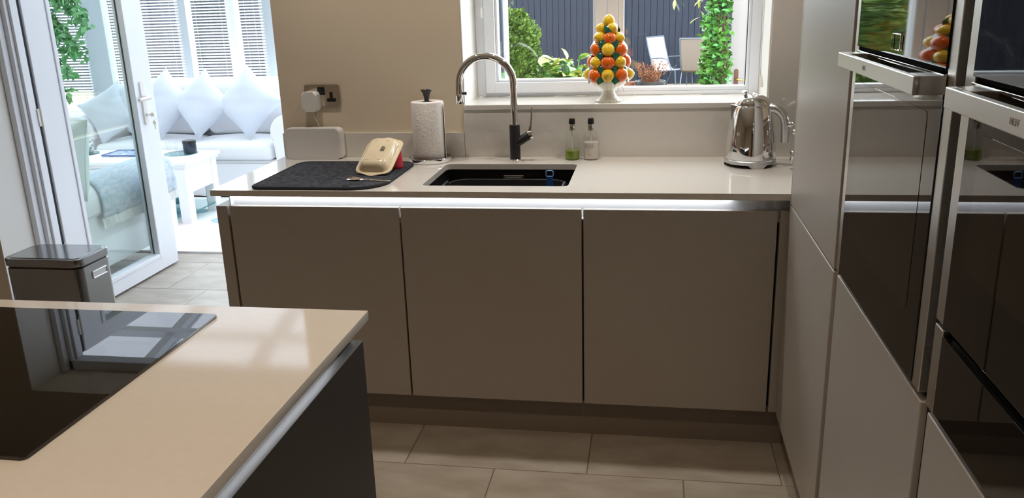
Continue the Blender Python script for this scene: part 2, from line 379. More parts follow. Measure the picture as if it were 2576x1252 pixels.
part('pane', MB().box(0.694, 1.178, 0.88, 0.884, 1.104, 2.15), 'glass', w)
part('seal', MB().box(0.1865, 0.1885, 0.866, 0.874, 1.142, 2.105).box(1.1705, 1.173, 0.878, 0.886, 1.108, 2.15), 'seal', w)
# quartz sill, splashback and upstand
solo('window_sill', MB().box(0.100, 1.225, 0.581, 0.849, 1.058, 1.077, 0.002), 'quartz', 'pale quartz window sill carrying the fruit tower', 'window sill')
solo('splashback', MB().box(0.100, 1.225, 0.585, 0.600, ZW, 1.058), 'quartz', 'pale quartz splashback panel under the window sill', 'splashback')
solo('corner_splashback', MB().box(1.2255, 1.85, 0.585, 0.5995, ZW, 1.9), 'quartz', 'tall quartz wall panel in the corner behind the kettle', 'splashback')
solo('upstand', MB().box(-0.645, 0.0985, 0.585, 0.600, ZW, 0.972, 0.001), 'quartz', 'low quartz upstand along the wall behind the drying mat', 'upstand')

# ------------------------------------------------------------------ setting: glazed door to the sun room
d = thing('door_1', 'open white glazed door leading into the sun room', 'door', (-2.0, 0.9, 0.0), kind='structure')
part('frame', MB().box(-2.034, -1.985, 0.835, 0.905, 0.0, 2.0, 0.004).box(-2.034, -2.005, 0.800, 0.835, 0.0, 2.0, 0.004).box(-1.985, -1.972, 0.855, 0.900, 0.0, 1.95, 0.003)
     .box(-2.034, -0.645, 0.835, 0.905, 1.95, 2.0, 0.004).box(-0.695, -0.645, 0.835, 0.905, 0, 1.95, 0.004), 'upvc', d)
LX0, LX1, LY0, LY1, LZ0, LZ1 = -2.035, -1.972, 0.925, 1.850, 0.012, 1.94
leaf = part('leaf', MB().box(LX0, LX1, LY0, LY0 + 0.155, LZ0, LZ1, 0.004).box(LX0, LX1, LY1 - 0.165, LY1, LZ0, LZ1, 0.004)
     .box(LX0, LX1, LY0 + 0.15, LY1 - 0.16, LZ0, LZ0 + 0.075, 0.004).box(LX0, LX1, LY0 + 0.15, LY1 - 0.16, LZ1 - 0.09, LZ1, 0.004), 'upvc', d)
gx0, gx1, gy0, gy1, gz0, gz1 = LX0 + 0.01, LX1 + 0.006, LY0 + 0.155, LY1 - 0.165, LZ0 + 0.075, LZ1 - 0.09
part('glazing_bead', MB().box(gx0, gx1, gy0, gy0 + 0.026, gz0, gz1, 0.004).box(gx0, gx1, gy1 - 0.022, gy1, gz0, gz1, 0.004).box(gx0, gx1, gy0 + 0.026, gy1 - 0.022, gz0, gz0 + 0.024, 0.004), 'upvc', leaf)
part('pane', MB().box(-2.006, -2.000, gy0 + 0.02, gy1 - 0.016, gz0 + 0.018, gz1), 'glass_door', leaf)
part('seal', MB().box(-2.007, -1.999, gy1 - 0.024, gy1 - 0.017, gz0 + 0.02, gz1).box(LX0 + 0.01, LX1 - 0.01, LY0 - 0.012, LY0 - 0.001, LZ0, LZ1), 'seal', leaf)
part('lipping', MB().box(LX0 + 0.005, LX0 + 0.035, LY1, LY1 + 0.045, LZ0 + 0.004, LZ1, 0.004), 'upvc', leaf)
hp = part('handle_plate', MB().rbox(1.715, 1.748, 0.845, 1.085, LX1 - 0.001, LX1 + 0.010, 0.014, 0.003, axis='x'), 'white_plastic', d)
part('lever', MB().tube([(LX1 + 0.008, 1.731, 0.995), (LX1 + 0.045, 1.731, 0.995), (LX1 + 0.052, 1.725, 0.995), (LX1 + 0.052, 1.66, 0.993), (LX1 + 0.05, 1.625, 0.992)], [0.011, 0.011, 0.012, 0.011, 0.009], 12), 'white_plastic', hp)
part('lock_barrel', MB().tube([(LX1 + 0.008, 1.733, 0.90), (LX1 + 0.016, 1.733, 0.90)], 0.007, 12), 'satin', hp)
for z in (0.35, 1.0, 1.8):
    part('hinge', MB().box(-1.975, -1.966, 0.895, 0.93, z - 0.04, z + 0.04, 0.002).tube([(-1.966, 0.915, z - 0.05), (-1.966, 0.915, z + 0.05)], 0.006, 8), 'white_plastic', d)
k = thing('key_bunch', 'small bunch of keys hanging from the white door lock', 'keys', (LX1 + 0.030, 1.733, 0.845))
part('key', MB().box(-0.008, 0.012, -0.002, 0.002, 0.05, 0.060).rbox(0.005, 0.026, 0.044, 0.066, -0.0015, 0.0015, 0.006, axis='y'), 'nickel', k, local=True)
part('ring', MB().tube([(0.02 + 0.012 * math.cos(a * math.pi / 6), 0, 0.036 + 0.012 * math.sin(a * math.pi / 6)) for a in range(12)], 0.0012, 6, closed=True), 'chrome', k, local=True)
part('hanging_key', MB().rbox(0.012, 0.030, 0.0, 0.022, -0.0015, 0.0015, 0.006, axis='y').box(0.019, 0.024, -0.0013, 0.0013, -0.026, 0.002), 'nickel', k, local=True)

# ------------------------------------------------------------------ setting: sun room (conservatory)
b = MB().box(-4.95, -0.392, 4.35, 4.50, -0.40, 0.50).box(-4.95, -4.85, 0.9, 4.35, -0.40, 0.50).box(-0.39, -0.35, 0.9, 4.42, -0.40, 0.50)
solo('wall_sunroom', b, 'wall_white', 'low white wall below the sun room windows', 'wall', kind='structure')
solo('trim_3', MB().box(-4.9, -0.35, 4.22, 4.37, 0.50, 0.53, 0.005), 'upvc', 'white sill board below the sun room blinds', 'window sill', kind='structure')
POSTS = [-4.93, -4.05, -3.2, -2.745, -2.42, -1.6, -0.43]
PW = [0.05, 0.11, 0.05, 0.04, 0.06, 0.05, 0.03]
w = thing('window_2', 'row of tall white framed windows behind the sun room sofa', 'window', (-2.6, 4.43, 0.53), kind='structure')
for i, (x, h) in enumerate(zip(POSTS, PW)): part('post', MB().box(x - h, x + h, 4.38, 4.48, 0.53, 2.15, 0.004), 'upvc_shaded' if i in (1, 2, 4) else 'upvc', w)  # greyer posts stand for angled bays and blinds, their shade is in the colour
part('rail', MB().box(-4.95, -0.40, 4.385, 4.475, 0.531, 0.59, 0.004).box(-4.95, -0.40, 4.38, 4.48, 2.15, 2.24, 0.004), 'upvc', w)
for i in range(len(POSTS) - 1): part('pane', MB().box(POSTS[i] + PW[i], POSTS[i + 1] - PW[i + 1], 4.428, 4.432, 0.59, 2.15), 'glass', w)
w = thing('window_3', 'white framed side window of the sun room beyond the open door', 'window', (-4.9, 2.6, 0.50), kind='structure')
for y in (0.95, 2.1, 3.2, 4.33): part('post', MB().box(-4.95, -4.85, y - 0.045, y + 0.045, 0.50, 2.15, 0.004), 'upvc', w)
for a, c in ((0.995, 2.055), (2.145, 3.155), (3.245, 4.285)): part('pane', MB().box(-4.902, -4.898, a, c, 0.52, 2.15), 'glass_roof', w)
part('rail', MB().box(-4.95, -4.85, 0.9, 4.38, 2.15, 2.24, 0.004), 'upvc', w)
w = thing('window_4', 'white framed sun room side window seen through the kitchen window', 'window', (-0.37, 2.6, 0.50), kind='structure')
for y in (0.97, 2.1, 3.2, 4.395): part('post', MB().box(-0.39, -0.35, y - 0.025, y + 0.025, 0.50, 2.15, 0.003), 'upvc', w)
for a, c in ((1.0, 2.07), (2.13, 3.17), (3.23, 4.365)): part('pane', MB().box(-0.372, -0.368, a, c, 0.52, 2.15), 'glass_roof', w)
part('rail', MB().box(-0.39, -0.35, 0.92, 4.42, 2.15, 2.24, 0.003), 'upvc', w)
rf = thing('roof_glazing', 'glass roof of the sun room with sloping white rafters', 'glass roof', (-2.6, 2.6, 2.24), kind='structure')
def rz(y): return 2.95 + (y - 0.9) * (2.26 - 2.95) / 3.6
RX = [-4.92, -4.15, -3.38, -2.61, -1.84, -1.07, -0.33]
for x in RX:
    part('rafter', MB().raw([(x + sx * 0.035, y, rz(y) + dz) for y in (0.9, 4.5) for sx in (-1, 1) for dz in (-0.05, 0.03)],
        [(0, 1, 3, 2), (4, 6, 7, 5), (0, 4, 5, 1), (2, 3, 7, 6), (0, 2, 6, 4), (1, 5, 7, 3)]), 'upvc', rf)
for xa, xb in zip(RX, RX[1:]):
    part('pane', MB().raw([(x, y, rz(y) + dz) for y in (0.92, 4.48) for x in (xa + 0.035, xb - 0.035) for dz in (0, 0.006)],
        [(0, 1, 3, 2), (4, 6, 7, 5), (0, 4, 5, 1), (2, 3, 7, 6), (0, 2, 6, 4), (1, 5, 7, 3)]), 'glass_roof', rf)
part('purlin', MB().box(-4.9, -0.35, 2.62, 2.70, rz(2.66) - 0.06, rz(2.66) - 0.01), 'upvc', rf)
solo('wall_gable', MB().box(-4.95, 1.95, 0.86, 0.9, 2.4, 3.1).box(-4.95, -3.3, 0.86, 0.9, -0.12, 2.4), 'wall_white', 'rendered house wall above the sun room roof', 'wall', kind='structure')
# gable side infill of the roof
for nm, x, lb in (('trim_4', -4.92, 'white fascia triangle on the outer side of the sun room roof'), ('trim_5', -0.33, 'white fascia triangle of the sun room roof beside the kitchen window')):
    solo(nm, MB().prism([(0.9, 2.24), (4.46, 2.24), (4.46, 2.25), (0.9, 2.89)], x - 0.02, x + 0.02, 'x'), 'upvc', lb, 'fascia', kind='structure')

# venetian blinds: one slat mesh per width, each slat a part
def blind(x0, x1, label):
    t = thing('venetian_blind', label, 'blind', ((x0 + x1) / 2, 4.33, 0.545), group='white venetian blinds in the sun room')
    me = MB().raw([(-(x1 - x0) / 2, y, z) if s < 0 else ((x1 - x0) / 2, y, z) for s in (-1, 1) for y, z in ((-0.0125, -0.0052), (0, 0.0008), (0.0125, 0.0052), (0.0125, 0.0062), (0, 0.0018), (-0.0125, -0.0042))],
                  [(0, 1, 7, 6), (1, 2, 8, 7), (2, 3, 9, 8), (3, 4, 10, 9), (4, 5, 11, 10), (5, 0, 6, 11), (5, 4, 3, 2, 1, 0), (6, 7, 8, 9, 10, 11)]).mesh('slat')
    me.materials.append(M['slat'])
    for i in range(62): inst('slat', me, t, ((x0 + x1) / 2, 4.33, 0.575 + i * 0.0248))
    part('bottom_rail', MB().box(x0, x1, 4.317, 4.343, 0.545, 0.560, 0.003), 'slat', t)
    part('head_rail', MB().box(x0, x1, 4.31, 4.35, 2.115, 2.145, 0.003), 'slat', t)
    for x in (x0 + 0.07, x1 - 0.07): part('ladder_cord', MB().tube([(x, 4.316, 0.55), (x, 4.316, 2.12)], 0.0012, 6), 'cord', t)
blind(-4.82, -4.105, 'white venetian blind behind the leafy plant at the far left')
blind(-3.885, -3.19, 'white venetian blind just right of the open door edge')
blind(-3.095, -2.728, 'middle white venetian blind above the sofa cushions')
blind(-2.648, -2.425, 'narrow white venetian blind nearest the beige kitchen wall')

# ------------------------------------------------------------------ sink run
def base_cabinet(x0, x1, label):
    t = thing('base_cabinet', label, 'cabinet', ((x0 + x1) / 2, 0.3, 0.14), group='base cabinets of the sink run')
    part('carcass', MB().box(x0 + 0.0005, x0 + 0.018, 0.024, 0.57, 0.14, 0.776).box(x1 - 0.018, x1 - 0.0005, 0.024, 0.57, 0.14, 0.776)
         .box(x0 + 0.018, x1 - 0.018, 0.024, 0.57, 0.14, 0.158).box(x0 + 0.018, x1 - 0.018, 0.555, 0.57, 0.158, 0.776), 'carcass', t)
    part('door', MB().box(x0 + 0.003, x1 - 0.003, 0.0, 0.021, 0.141, 0.818, 0.0012), 'taupe', t)
    return t
base_cabinet(-0.6, 0.0, 'taupe base cabinet beside the open end of the worktop')
base_cabinet(0.0, 0.6, 'taupe base cabinet directly under the sink')
base_cabinet(0.6, 1.2, 'taupe base cabinet under the kettle, next to the tall cabinets')
solo('end_panel', MB().box(-0.645, -0.605, 0.0, 0.583, 0.0, 0.818, 0.001), 'taupe', 'taupe end panel closing the left end of the sink run', 'end panel')
solo('corner_filler', MB().box(1.205, 1.255, 0.0, 0.021, 0.141, 0.818, 0.001), 'taupe', 'narrow taupe filler strip between base and tall cabinets', 'filler panel')
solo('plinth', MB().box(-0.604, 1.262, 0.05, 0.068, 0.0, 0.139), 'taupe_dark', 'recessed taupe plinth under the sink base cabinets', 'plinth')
# handle rail with LED strip under the worktop
t = thing('handle_rail', 'lit aluminium handle rail under the sink worktop', 'handle rail', (0.3, 0.04, 0.80))
part('channel', MB().prism([(0.0215, 0.782), (0.044, 0.782), (0.044, 0.853), (0.030, 0.853), (0.030, 0.8565), (0.048, 0.8565), (0.048, 0.778), (0.0215, 0.778)], -0.604, 1.29, 'x'), 'rail', t)
part('led_strip', MB().box(-0.60, 1.06, 0.0300, 0.0405, 0.8495, 0.8525), 'led', t)
part('end_cap', MB().box(-0.6045, -0.6015, 0.0215, 0.048, 0.778, 0.8565), 'rail', t)
# worktop with sink cut-out
def slab_with_hole(x0, x1, y0, y1, z0, z1, hx0, hx1, hy0, hy1, r, n=6):
    b = MB(); outer = [(x1, y0), (x1, y1), (x0, y1), (x0, y0)]; arcs = rrect(hx0, hx1, hy0, hy1, r, n); m = n + 1
    for z in (z0, z1):
        vs = [(x, y, z) for x, y in outer] + [(x, y, z) for x, y in arcs]; fs = []
        for c in range(4):
            for k in range(n): fs.append((c, 4 + c * m + k, 4 + c * m + k + 1))
            c2 = (c + 1) % 4; fs.append((c, 4 + c * m + n, 4 + c2 * m, c2))
        b.raw(vs, fs)
    for loop in (outer, arcs):
        L = len(loop); b.raw([(x, y, z0) for x, y in loop] + [(x, y, z1) for x, y in loop], [(i, (i + 1) % L, L + (i + 1) % L, L + i) for i in range(L)])
    bmesh.ops.remove_doubles(b.bm, verts=b.bm.verts, dist=1e-5); return b
solo('worktop', slab_with_hole(-0.648, 1.85, -0.021, 0.585, 0.857, ZW, 0.060, 0.548, 0.070, 0.440, 0.022), 'quartz', 'pale quartz worktop along the window with sink cut-out', 'worktop')
# undermounted sink
t = thing('sink', 'black undermounted sink bowl let into the pale worktop', 'sink', (0.304, 0.255, 0.655))
ow, iw = rrect(0.046, 0.562, 0.056, 0.454, 0.026), rrect(0.052, 0.556, 0.062, 0.448, 0.022)
b = MB(); L = len(ow)
vsq = [(x, y, 0.8565) for x, y in ow] + [(x, y, 0.8565) for x, y in iw] + [(x, y, 0.66) for x, y in iw] + [(x, y, 0.655) for x, y in ow]
fs = []
for i in range(L):
    j = (i + 1) % L; fs += [(i, j, L + j, L + i), (L + i, L + j, 2 * L + j, 2 * L + i), (3 * L + i, 3 * L + j, j, i)]
fs += [tuple(range(2 * L, 3 * L)), tuple(range(3 * L, 4 * L))[::-1]]
part('bowl', b.raw(vsq, fs), 'granite', t)
part('overflow', MB().box(0.272, 0.348, 0.442, 0.4478, 0.798, 0.834, 0.002).box(0.281, 0.339, 0.4395, 0.443, 0.804, 0.826, 0.001), 'steel', t)
part('drain', MB().lathe([(0.0001, 0.004), (0.03, 0.004), (0.042, 0.002), (0.043, 0.0)], (0.30, 0.36, 0.66), 24), 'steel', t)
t = thing('washing_up_tub', 'black plastic washing-up tub sitting in the sink', 'tub', (0.305, 0.23, 0.661))
ow, iw = rrect(0.092, 0.518, 0.085, 0.392, 0.07, 8), rrect(0.097, 0.513, 0.09, 0.387, 0.066, 8); ob, ib = rrect(0.115, 0.495, 0.11, 0.365, 0.06, 8), rrect(0.119, 0.491, 0.114, 0.361, 0.057, 8); L = len(ow)
vsq = [(x, y, 0.661) for x, y in ob] + [(x, y, 0.828) for x, y in ow] + [(x, y, 0.828) for x, y in iw] + [(x, y, 0.665) for x, y in ib]; fs = []
for q in range(3):
    for i in range(L):
        j = (i + 1) % L; fs.append((q * L + i, q * L + j, (q + 1) * L + j, (q + 1) * L + i))
fs += [tuple(range(L))[::-1], tuple(range(3 * L, 4 * L))]
part('body', MB().raw(vsq, fs), 'black', t)
part('rim', MB().tube([(x, y, 0.829) for x, y in rrect(0.094, 0.516, 0.087, 0.390, 0.068, 8)], 0.003, 8, closed=True), 'matblack', t)
for x, sx in ((0.095, -1), (0.515, 1)):
    part('handle', MB().prism([(0.17, 0.826), (0.31, 0.826), (0.29, 0.846), (0.19, 0.846)], x - 0.004, x + 0.004, 'x', 0.002), 'matblack', t)
t = thing('dish_brush_holder', 'blue plastic brush handle standing in the sink tub', 'brush', (0.462, 0.30, 0.666))
part('handle', MB().rbox(0.4505, 0.4735, 0.2935, 0.3065, 0.69, 0.862, 0.005, 0.002), 'blue', t)
part('loop', MB().tube([(x, 0.30, z) for x, z in rrect(0.4495, 0.4745, 0.860, 0.881, 0.006, 3)], 0.0024, 8, closed=True), 'blue_pale', t)
part('head', MB().lathe([(0.0001, 0), (0.018, 0.0), (0.020, 0.012), (0.014, 0.026), (0.0001, 0.028)], (0.462, 0.30, 0.666), 16), 'blue', t)

# ------------------------------------------------------------------ tall cabinets on the right (fronts in the plane x = 1.227)
XT = 1.227
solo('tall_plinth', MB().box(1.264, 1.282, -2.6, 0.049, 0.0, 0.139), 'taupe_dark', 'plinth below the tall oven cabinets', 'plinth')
t = thing('larder_cabinet', 'tall taupe larder cabinet with upper and lower door', 'cabinet', (1.54, -0.35, 0.14))
part('carcass', MB().box(1.248, 1.848, -0.683, -0.036, 0.14, 2.3), 'carcass', t)
part('upper_door', MB().box(XT, XT + 0.02, -0.665, -0.035, 0.8505, 2.29, 0.0025, 3), 'taupe', t)
part('lower_door', MB().box(XT, XT + 0.02, -0.665, -0.035, 0.142, 0.8455, 0.0025, 3), 'taupe', t)
part('side_panel', MB().box(XT, 1.848, -0.0345, -0.022, 0.142, 2.3), 'taupe', t)
def oven_housing(y0, y1, top, label):
    t = thing('oven_housing', label, 'cabinet', (1.54, (y0 + y1) / 2, 0.14))
    for a, c in ((y1 - 0.012, y1), (y0, y0 + 0.012)): part('carcass_side', MB().box(1.248, 1.848, a, c, 0.14, 2.3), 'carcass', t)
    part('carcass_bottom', MB().box(1.248, 1.848, y0 + 0.012, y1 - 0.012, 0.14, 0.84), 'carcass', t)
    part('drawer_front', MB().box(XT, XT + 0.02, y0 + 0.012, y1 - 0.020, 0.142, top, 0.0025, 3), 'taupe', t)
    part('upper_door', MB().box(XT, XT + 0.02, y0 + 0.012, y1 - 0.020, 1.468, 2.29, 0.0025, 3), 'taupe', t)
    part('back_panel', MB().box(1.83, 1.848, y0 + 0.012, y1 - 0.012, 0.84, 2.3), 'carcass', t)
    part('upper_carcass', MB().box(1.248, 1.83, y0 + 0.012, y1 - 0.012, 1.475, 2.3), 'carcass', t)
oven_housing(-1.338, -0.686, 0.852, 'taupe cabinet housing the oven beside the larder cabinet')
oven_housing(-1.990, -1.340, 0.853, 'taupe cabinet housing the oven at the right edge of the picture')
for y, lb in ((-0.685, 'vertical shadow rail between larder and nearer oven'), (-1.339, 'dark vertical rail between the two ovens')):
    solo('vertical_rail', MB().box(1.238, 1.2475, y - 0.018, y + 0.018, 0.142, 2.29), 'shadow_gap' if y > -1 else 'rail_black', lb, 'rail')

def bowed(ya, yb, za, zb, rad, n=28):      # glass pane with a very slight hollow
    ym = (ya + yb) / 2; vs_, fs_ = [], []
    for i in range(n + 1):
        y = ya + (yb - ya) * i / n; x = XT - 0.006 - (y - ym) ** 2 / (2 * rad) + 0.0015
        vs_ += [(x, y, za), (x, y, zb), (1.249, y, zb), (1.249, y, za)]
    for i in range(n):
        a = i * 4
        for q in range(4): fs_.append((a + q, a + (q + 1) % 4, a + 4 + (q + 1) % 4, a + 4 + q))
    fs_ += [(0, 3, 2, 1), (n * 4, n * 4 + 1, n * 4 + 2, n * 4 + 3)]
    return MB().raw(vs_, fs_)
def oven(y0, y1, zb, label, name):
    # y0 < y1 : y1 is the edge towards the window
    t = thing('built_in_oven', label, 'oven', (1.5, (y0 + y1) / 2, zb), group='built-in ovens')
    part('body', MB().box(1.25, 1.80, y0 + 0.03, y1 - 0.03, zb + 0.01, 1.45), 'matblack', t)
    part('side_trim', MB().box(XT - 0.004, 1.249, y1 - 0.034, y1, zb, 1.462, 0.0015), 'oven_trim', t)
    part('side_trim', MB().box(XT - 0.004, 1.249, y0, y0 + 0.034, zb, 1.462, 0.0015), 'oven_trim', t)
    dr = part('door', MB().box(XT - 0.006, 1.249, y0 + 0.035, y1 - 0.035, zb + 0.002, 1.3405, 0.0015), 'blackglass', t)
    part('viewing_window', MB().rbox(y0 + 0.095, y1 - 0.085, zb + 0.10, 1.285, XT - 0.0066, XT - 0.0058, 0.012, axis='x'), 'blackglass2', dr)
    part('edge_strip', MB().box(XT - 0.008, XT - 0.002, y0 + 0.036, y1 - 0.036, 1.3410, 1.3450, 0.0006), 'chrome', dr)
    part('vent_strip', MB().box(XT, 1.249, y0 + 0.035, y1 - 0.035, 1.3455, 1.3525), 'vent_black', t)
    cp = part('control_panel', bowed(y0 + 0.035, y1 - 0.035, 1.353, 1.462, 16.0), 'blackglass', t)
    ym = (y0 + y1) / 2
    fr = rrect(ym - 0.032, ym + 0.022, 1.362, 1.388, 0.003, 2)
    part('touch_key', MB().tube([(XT - 0.0068, y, z) for y, z in fr], 0.0009, 6, closed=True), 'chrome', cp)
    h = part('handle', MB().box(XT - 0.050, XT - 0.040, y0 + 0.030, y1 - 0.070, 1.3165, 1.3435, 0.0015)
             .box(XT - 0.041, XT - 0.005, y0 + 0.030, y0 + 0.085, 1.3165, 1.3435, 0.0015)
             .box(XT - 0.041, XT - 0.005, y1 - 0.125, y1 - 0.070, 1.3165, 1.3435, 0.0015), 'oven_trim', t)
    text('lettering', 'NEFF', 0.011, Matrix.Translation((XT - 0.0503, y1 - 0.290, 1.330)) @ Matrix(((0, 0, -1, 0), (-1, 0, 0, 0), (0, 1, 0, 0), (0, 0, 0, 1))), 'grey_print', h, 0.0001)
    return t
oven(-1.322, -0.708, 0.866, 'built-in oven with a large black glass door beside the larder cabinet', 'a')
oven(-1.974, -1.360, 1.004, 'built-in oven above the black warming drawer, cut by the right edge', 'b')
t = thing('warming_drawer', 'black glass warming drawer below the oven at the right edge', 'drawer', (1.5, -1.667, 0.866))
part('box', MB().box(1.25, 1.80, -1.944, -1.39, 0.87, 0.99), 'matblack', t)
part('front', MB().box(XT - 0.005, 1.249, -1.939, -1.395, 0.868, 0.990, 0.0015), 'blackglass', t)
for a, c in ((-1.394, -1.360), (-1.974, -1.940)): part('side_trim', MB().box(XT - 0.004, 1.249, a, c, 0.866, 0.997, 0.0015), 'oven_trim', t)
solo('vent_gap_strip', MB().box(1.235, 1.249, -1.939, -1.395, 0.992, 1.003), 'black', 'black vent strip between warming drawer and oven', 'vent strip')

# ------------------------------------------------------------------ island
t = thing('island_cabinet', 'dark anthracite kitchen island cabinet with drawer fronts', 'island', (-0.35, -2.15, 0.0))
part('body', MB().box(-0.93, 0.222, -3.24, -1.122, 0.10, 0.79), 'carcass', t)
part('plinth', MB().box(-0.90, 0.19, -3.20, -1.15, 0.0, 0.10), 'dark', t)
part('end_panel', MB().box(-0.95, 0.2255, -1.120, -1.090, 0.0, 0.818, 0.001), 'dark', t)
part('end_panel', MB().box(-0.95, 0.247, -3.27, -3.245, 0.0, 0.818, 0.001), 'dark', t)
part('back_panel', MB().box(-0.95, -0.931, -3.244, -1.121, 0.0, 0.818), 'dark', t)
for a, c in ((-1.925, -1.0905), (-2.73, -1.929), (-3.24, -2.734)): part('drawer_front', MB().box(0.226, 0.247, a, c, 0.10, 0.818, 0.001), 'dark', t)
t = thing('island_handle_rail', 'lit aluminium handle rail along the edge of the island', 'handle rail', (0.2, -2.15, 0.78))
part('channel', MB().prism([(0.2255, 0.782), (0.203, 0.782), (0.203, 0.853), (0.217, 0.853), (0.217, 0.8565), (0.199, 0.8565), (0.199, 0.778), (0.2255, 0.778)], -3.24, -1.122, 'y'), 'rail', t)
part('led_strip', MB().box(0.2066, 0.2170, -3.2, -1.17, 0.8495, 0.8525), 'led', t)
part('rail_end', MB().box(0.199, 0.2250, -1.1205, -1.104, 0.8185, 0.8565), 'shadow_gap', t)
solo('island_worktop', MB().box(-0.98, 0.258, -3.30, -1.076, 0.857, ZW, 0.0015), 'quartz', 'cream quartz worktop of the island in the foreground', 'worktop')
t = thing('induction_hob', 'black glass hob on the island worktop', 'hob', (-0.32, -1.41, ZW))
part('glass_plate', MB().rbox(-0.61, -0.033, -1.680, -1.135, ZW + 0.0002, ZW + 0.006, 0.008, 0.0012), 'hob', t)

# ------------------------------------------------------------------ tap
t = thing('kitchen_tap', 'arched chrome kitchen tap with black body behind the sink', 'tap', (0.310, 0.50, ZW))
part('base_ring', MB().lathe([(0.0001, 0), (0.0235, 0), (0.0235, 0.006), (0.021, 0.009), (0.0001, 0.009)], (0.310, 0.5, ZW), 28), 'chrome', t)
part('body', MB().lathe([(0.0001, 0), (0.0195, 0), (0.0195, 0.124), (0.0180, 0.128), (0.0001, 0.128)], (0.310, 0.5, ZW + 0.009), 28), 'matblack', t)
pts = [(0.310, 0.5, 1.012), (0.310, 0.5, 1.10), (0.310, 0.5, 1.162)] + [(0.208 + 0.102 * math.cos(a), 0.5, 1.162 + 0.102 * math.sin(a)) for a in [R(x) for x in range(9, 181, 9)]] + [(0.106, 0.5, 1.128)]
part('spout', MB().tube(pts, 0.0138, 20), 'chrome', t)
sp = part('spray_head', MB().tube([(0.106, 0.5, 1.128), (0.106, 0.5, 1.126), (0.106, 0.5, 1.096), (0.106, 0.5, 1.093)], [0.0130, 0.0146, 0.0146, 0.0132], 20), 'chrome', t)
part('spray_button', MB().tube([(0.119, 0.497, 1.131), (0.128, 0.497, 1.131), (0.129, 0.497, 1.131), (0.134, 0.497, 1.131)], [0.0045, 0.0045, 0.006, 0.0055], 12), 'black', sp)
part('mixer_arm', MB().tube([(0.312, 0.5, 0.945), (0.335, 0.5, 0.957), (0.366, 0.5, 0.975)], [0.018, 0.0165, 0.0155], 20), 'matblack', t)
lv = part('lever_cap', MB().tube([(0.3655, 0.5, 0.9747), (0.374, 0.5, 0.9796), (0.377, 0.5, 0.981)], [0.0165, 0.0165, 0.013], 20), 'chrome', t)
part('lever', MB().tube([(0.368, 0.5, 0.99), (0.372, 0.5, 1.015), (0.377, 0.5, 1.078)], [0.0085, 0.0045, 0.0035], 12), 'chrome', lv)

# ------------------------------------------------------------------ paper towel holder and roll
cx, cy = -0.020, 0.500
t = thing('paper_towel_holder', 'chrome paper towel holder with flared black knob', 'paper holder', (cx, cy, ZW))
part('base', MB().lathe([(0.0001, 0), (0.080, 0), (0.082, 0.003), (0.082, 0.016), (0.080, 0.018), (0.0775, 0.018), (0.077, 0.006), (0.0001, 0.006)], (cx, cy, ZW), 48), 'chrome', t)
part('rod', MB().tube([(cx, cy, ZW + 0.006), (cx, cy, 1.105)], 0.006, 12), 'chrome', t)
kn = part('knob', MB().lathe([(0.0001, 0), (0.009, 0), (0.0095, 0.012), (0.014, 0.030), (0.0225, 0.044), (0.0001, 0.044)], (cx, cy, 1.103), 28), 'matblack', t)
part('knob_cap', MB().lathe([(0.0001, 0), (0.0228, 0), (0.0228, 0.003), (0.020, 0.0045), (0.0001, 0.005)], (cx, cy, 1.147), 28), 'chrome', kn)
t = thing('paper_towel_roll', 'embossed white paper towel roll on the chrome holder', 'paper towel', (cx, cy, ZW + 0.0065))
b = MB(); prof = [(0.020, 0.0), (0.0595, 0.0), (0.061, 0.003), (0.061, 0.216), (0.0595, 0.219), (0.020, 0.219), (0.019, 0.10), (0.020, 0.0)]
part('roll', b.lathe(prof, (cx, cy, ZW + 0.0065), 56), 'paper', t)
part('loose_sheet', MB().raw([(cx + r * math.cos(R(a)), cy + r * math.sin(R(a)), z) for z in (ZW + 0.007, 1.098) for a, r in ((60, 0.0617), (40, 0.0622), (20, 0.063), (0, 0.0645), (-12, 0.068))], [(i, i + 1, i + 6, i + 5) for i in range(4)]), 'paper', t)

# ------------------------------------------------------------------ wifi router, socket, charger
t = thing('wifi_router', 'pale grey wifi router standing against the upstand', 'router', (-0.498, 0.548, ZW))
part('case', MB().rbox(-0.612, -0.385, ZW, 0.999, 0.545, 0.578, 0.016, 0.004, axis='y'), 'white_plastic', t)
fp = part('front_cover', MB().rbox(-0.6135, -0.3885, ZW + 0.001, 0.997, 0.533, 0.546, 0.016, 0.003, axis='y'), 'grey_plastic', t)
for x in (-0.518, -0.498, -0.478): part('indicator', MB().box(x - 0.004, x + 0.004, 0.5326, 0.5332, 0.894, 0.8955), 'white_plastic', fp)
t = thing('double_socket', 'polished double wall socket with black switch', 'socket', (-0.466, 0.597, 1.076))
pl = part('plate', MB().rbox(-0.5385, -0.394, 1.077, 1.161, 0.592, 0.5995, 0.006, 0.002, axis='y'), 'nickel', t)
part('switch', MB().box(-0.484, -0.455, 0.588, 0.593, 1.122, 1.152, 0.001), 'black', t)
part('switch', MB().box(-0.414, -0.404, 0.589, 0.593, 1.113, 1.128, 0.001), 'nickel', t)
part('pin_slot', MB().box(-0.435, -0.423, 0.5905, 0.5925, 1.108, 1.132), 'black', t)
part('pin_slot', MB().box(-0.447, -0.411, 0.5905, 0.5925, 1.095, 1.108), 'black', t)
t = thing('plug_charger', 'white rounded plug charger in the left of the wall socket', 'charger', (-0.50, 0.57, 1.059))
part('case', MB().rbox(-0.537, -0.474, 1.061, 1.137, 0.548, 0.5915, 0.014, 0.006, axis='y', seg=3), 'white_plastic', t)
part('cable', MB().tube([(-0.502, 0.572, 1.062), (-0.500, 0.573, 1.04), (-0.493, 0.574, 1.025), (-0.486, 0.575, 1.01), (-0.482, 0.570, 0.998)], 0.0016, 8), 'white_plastic', t)

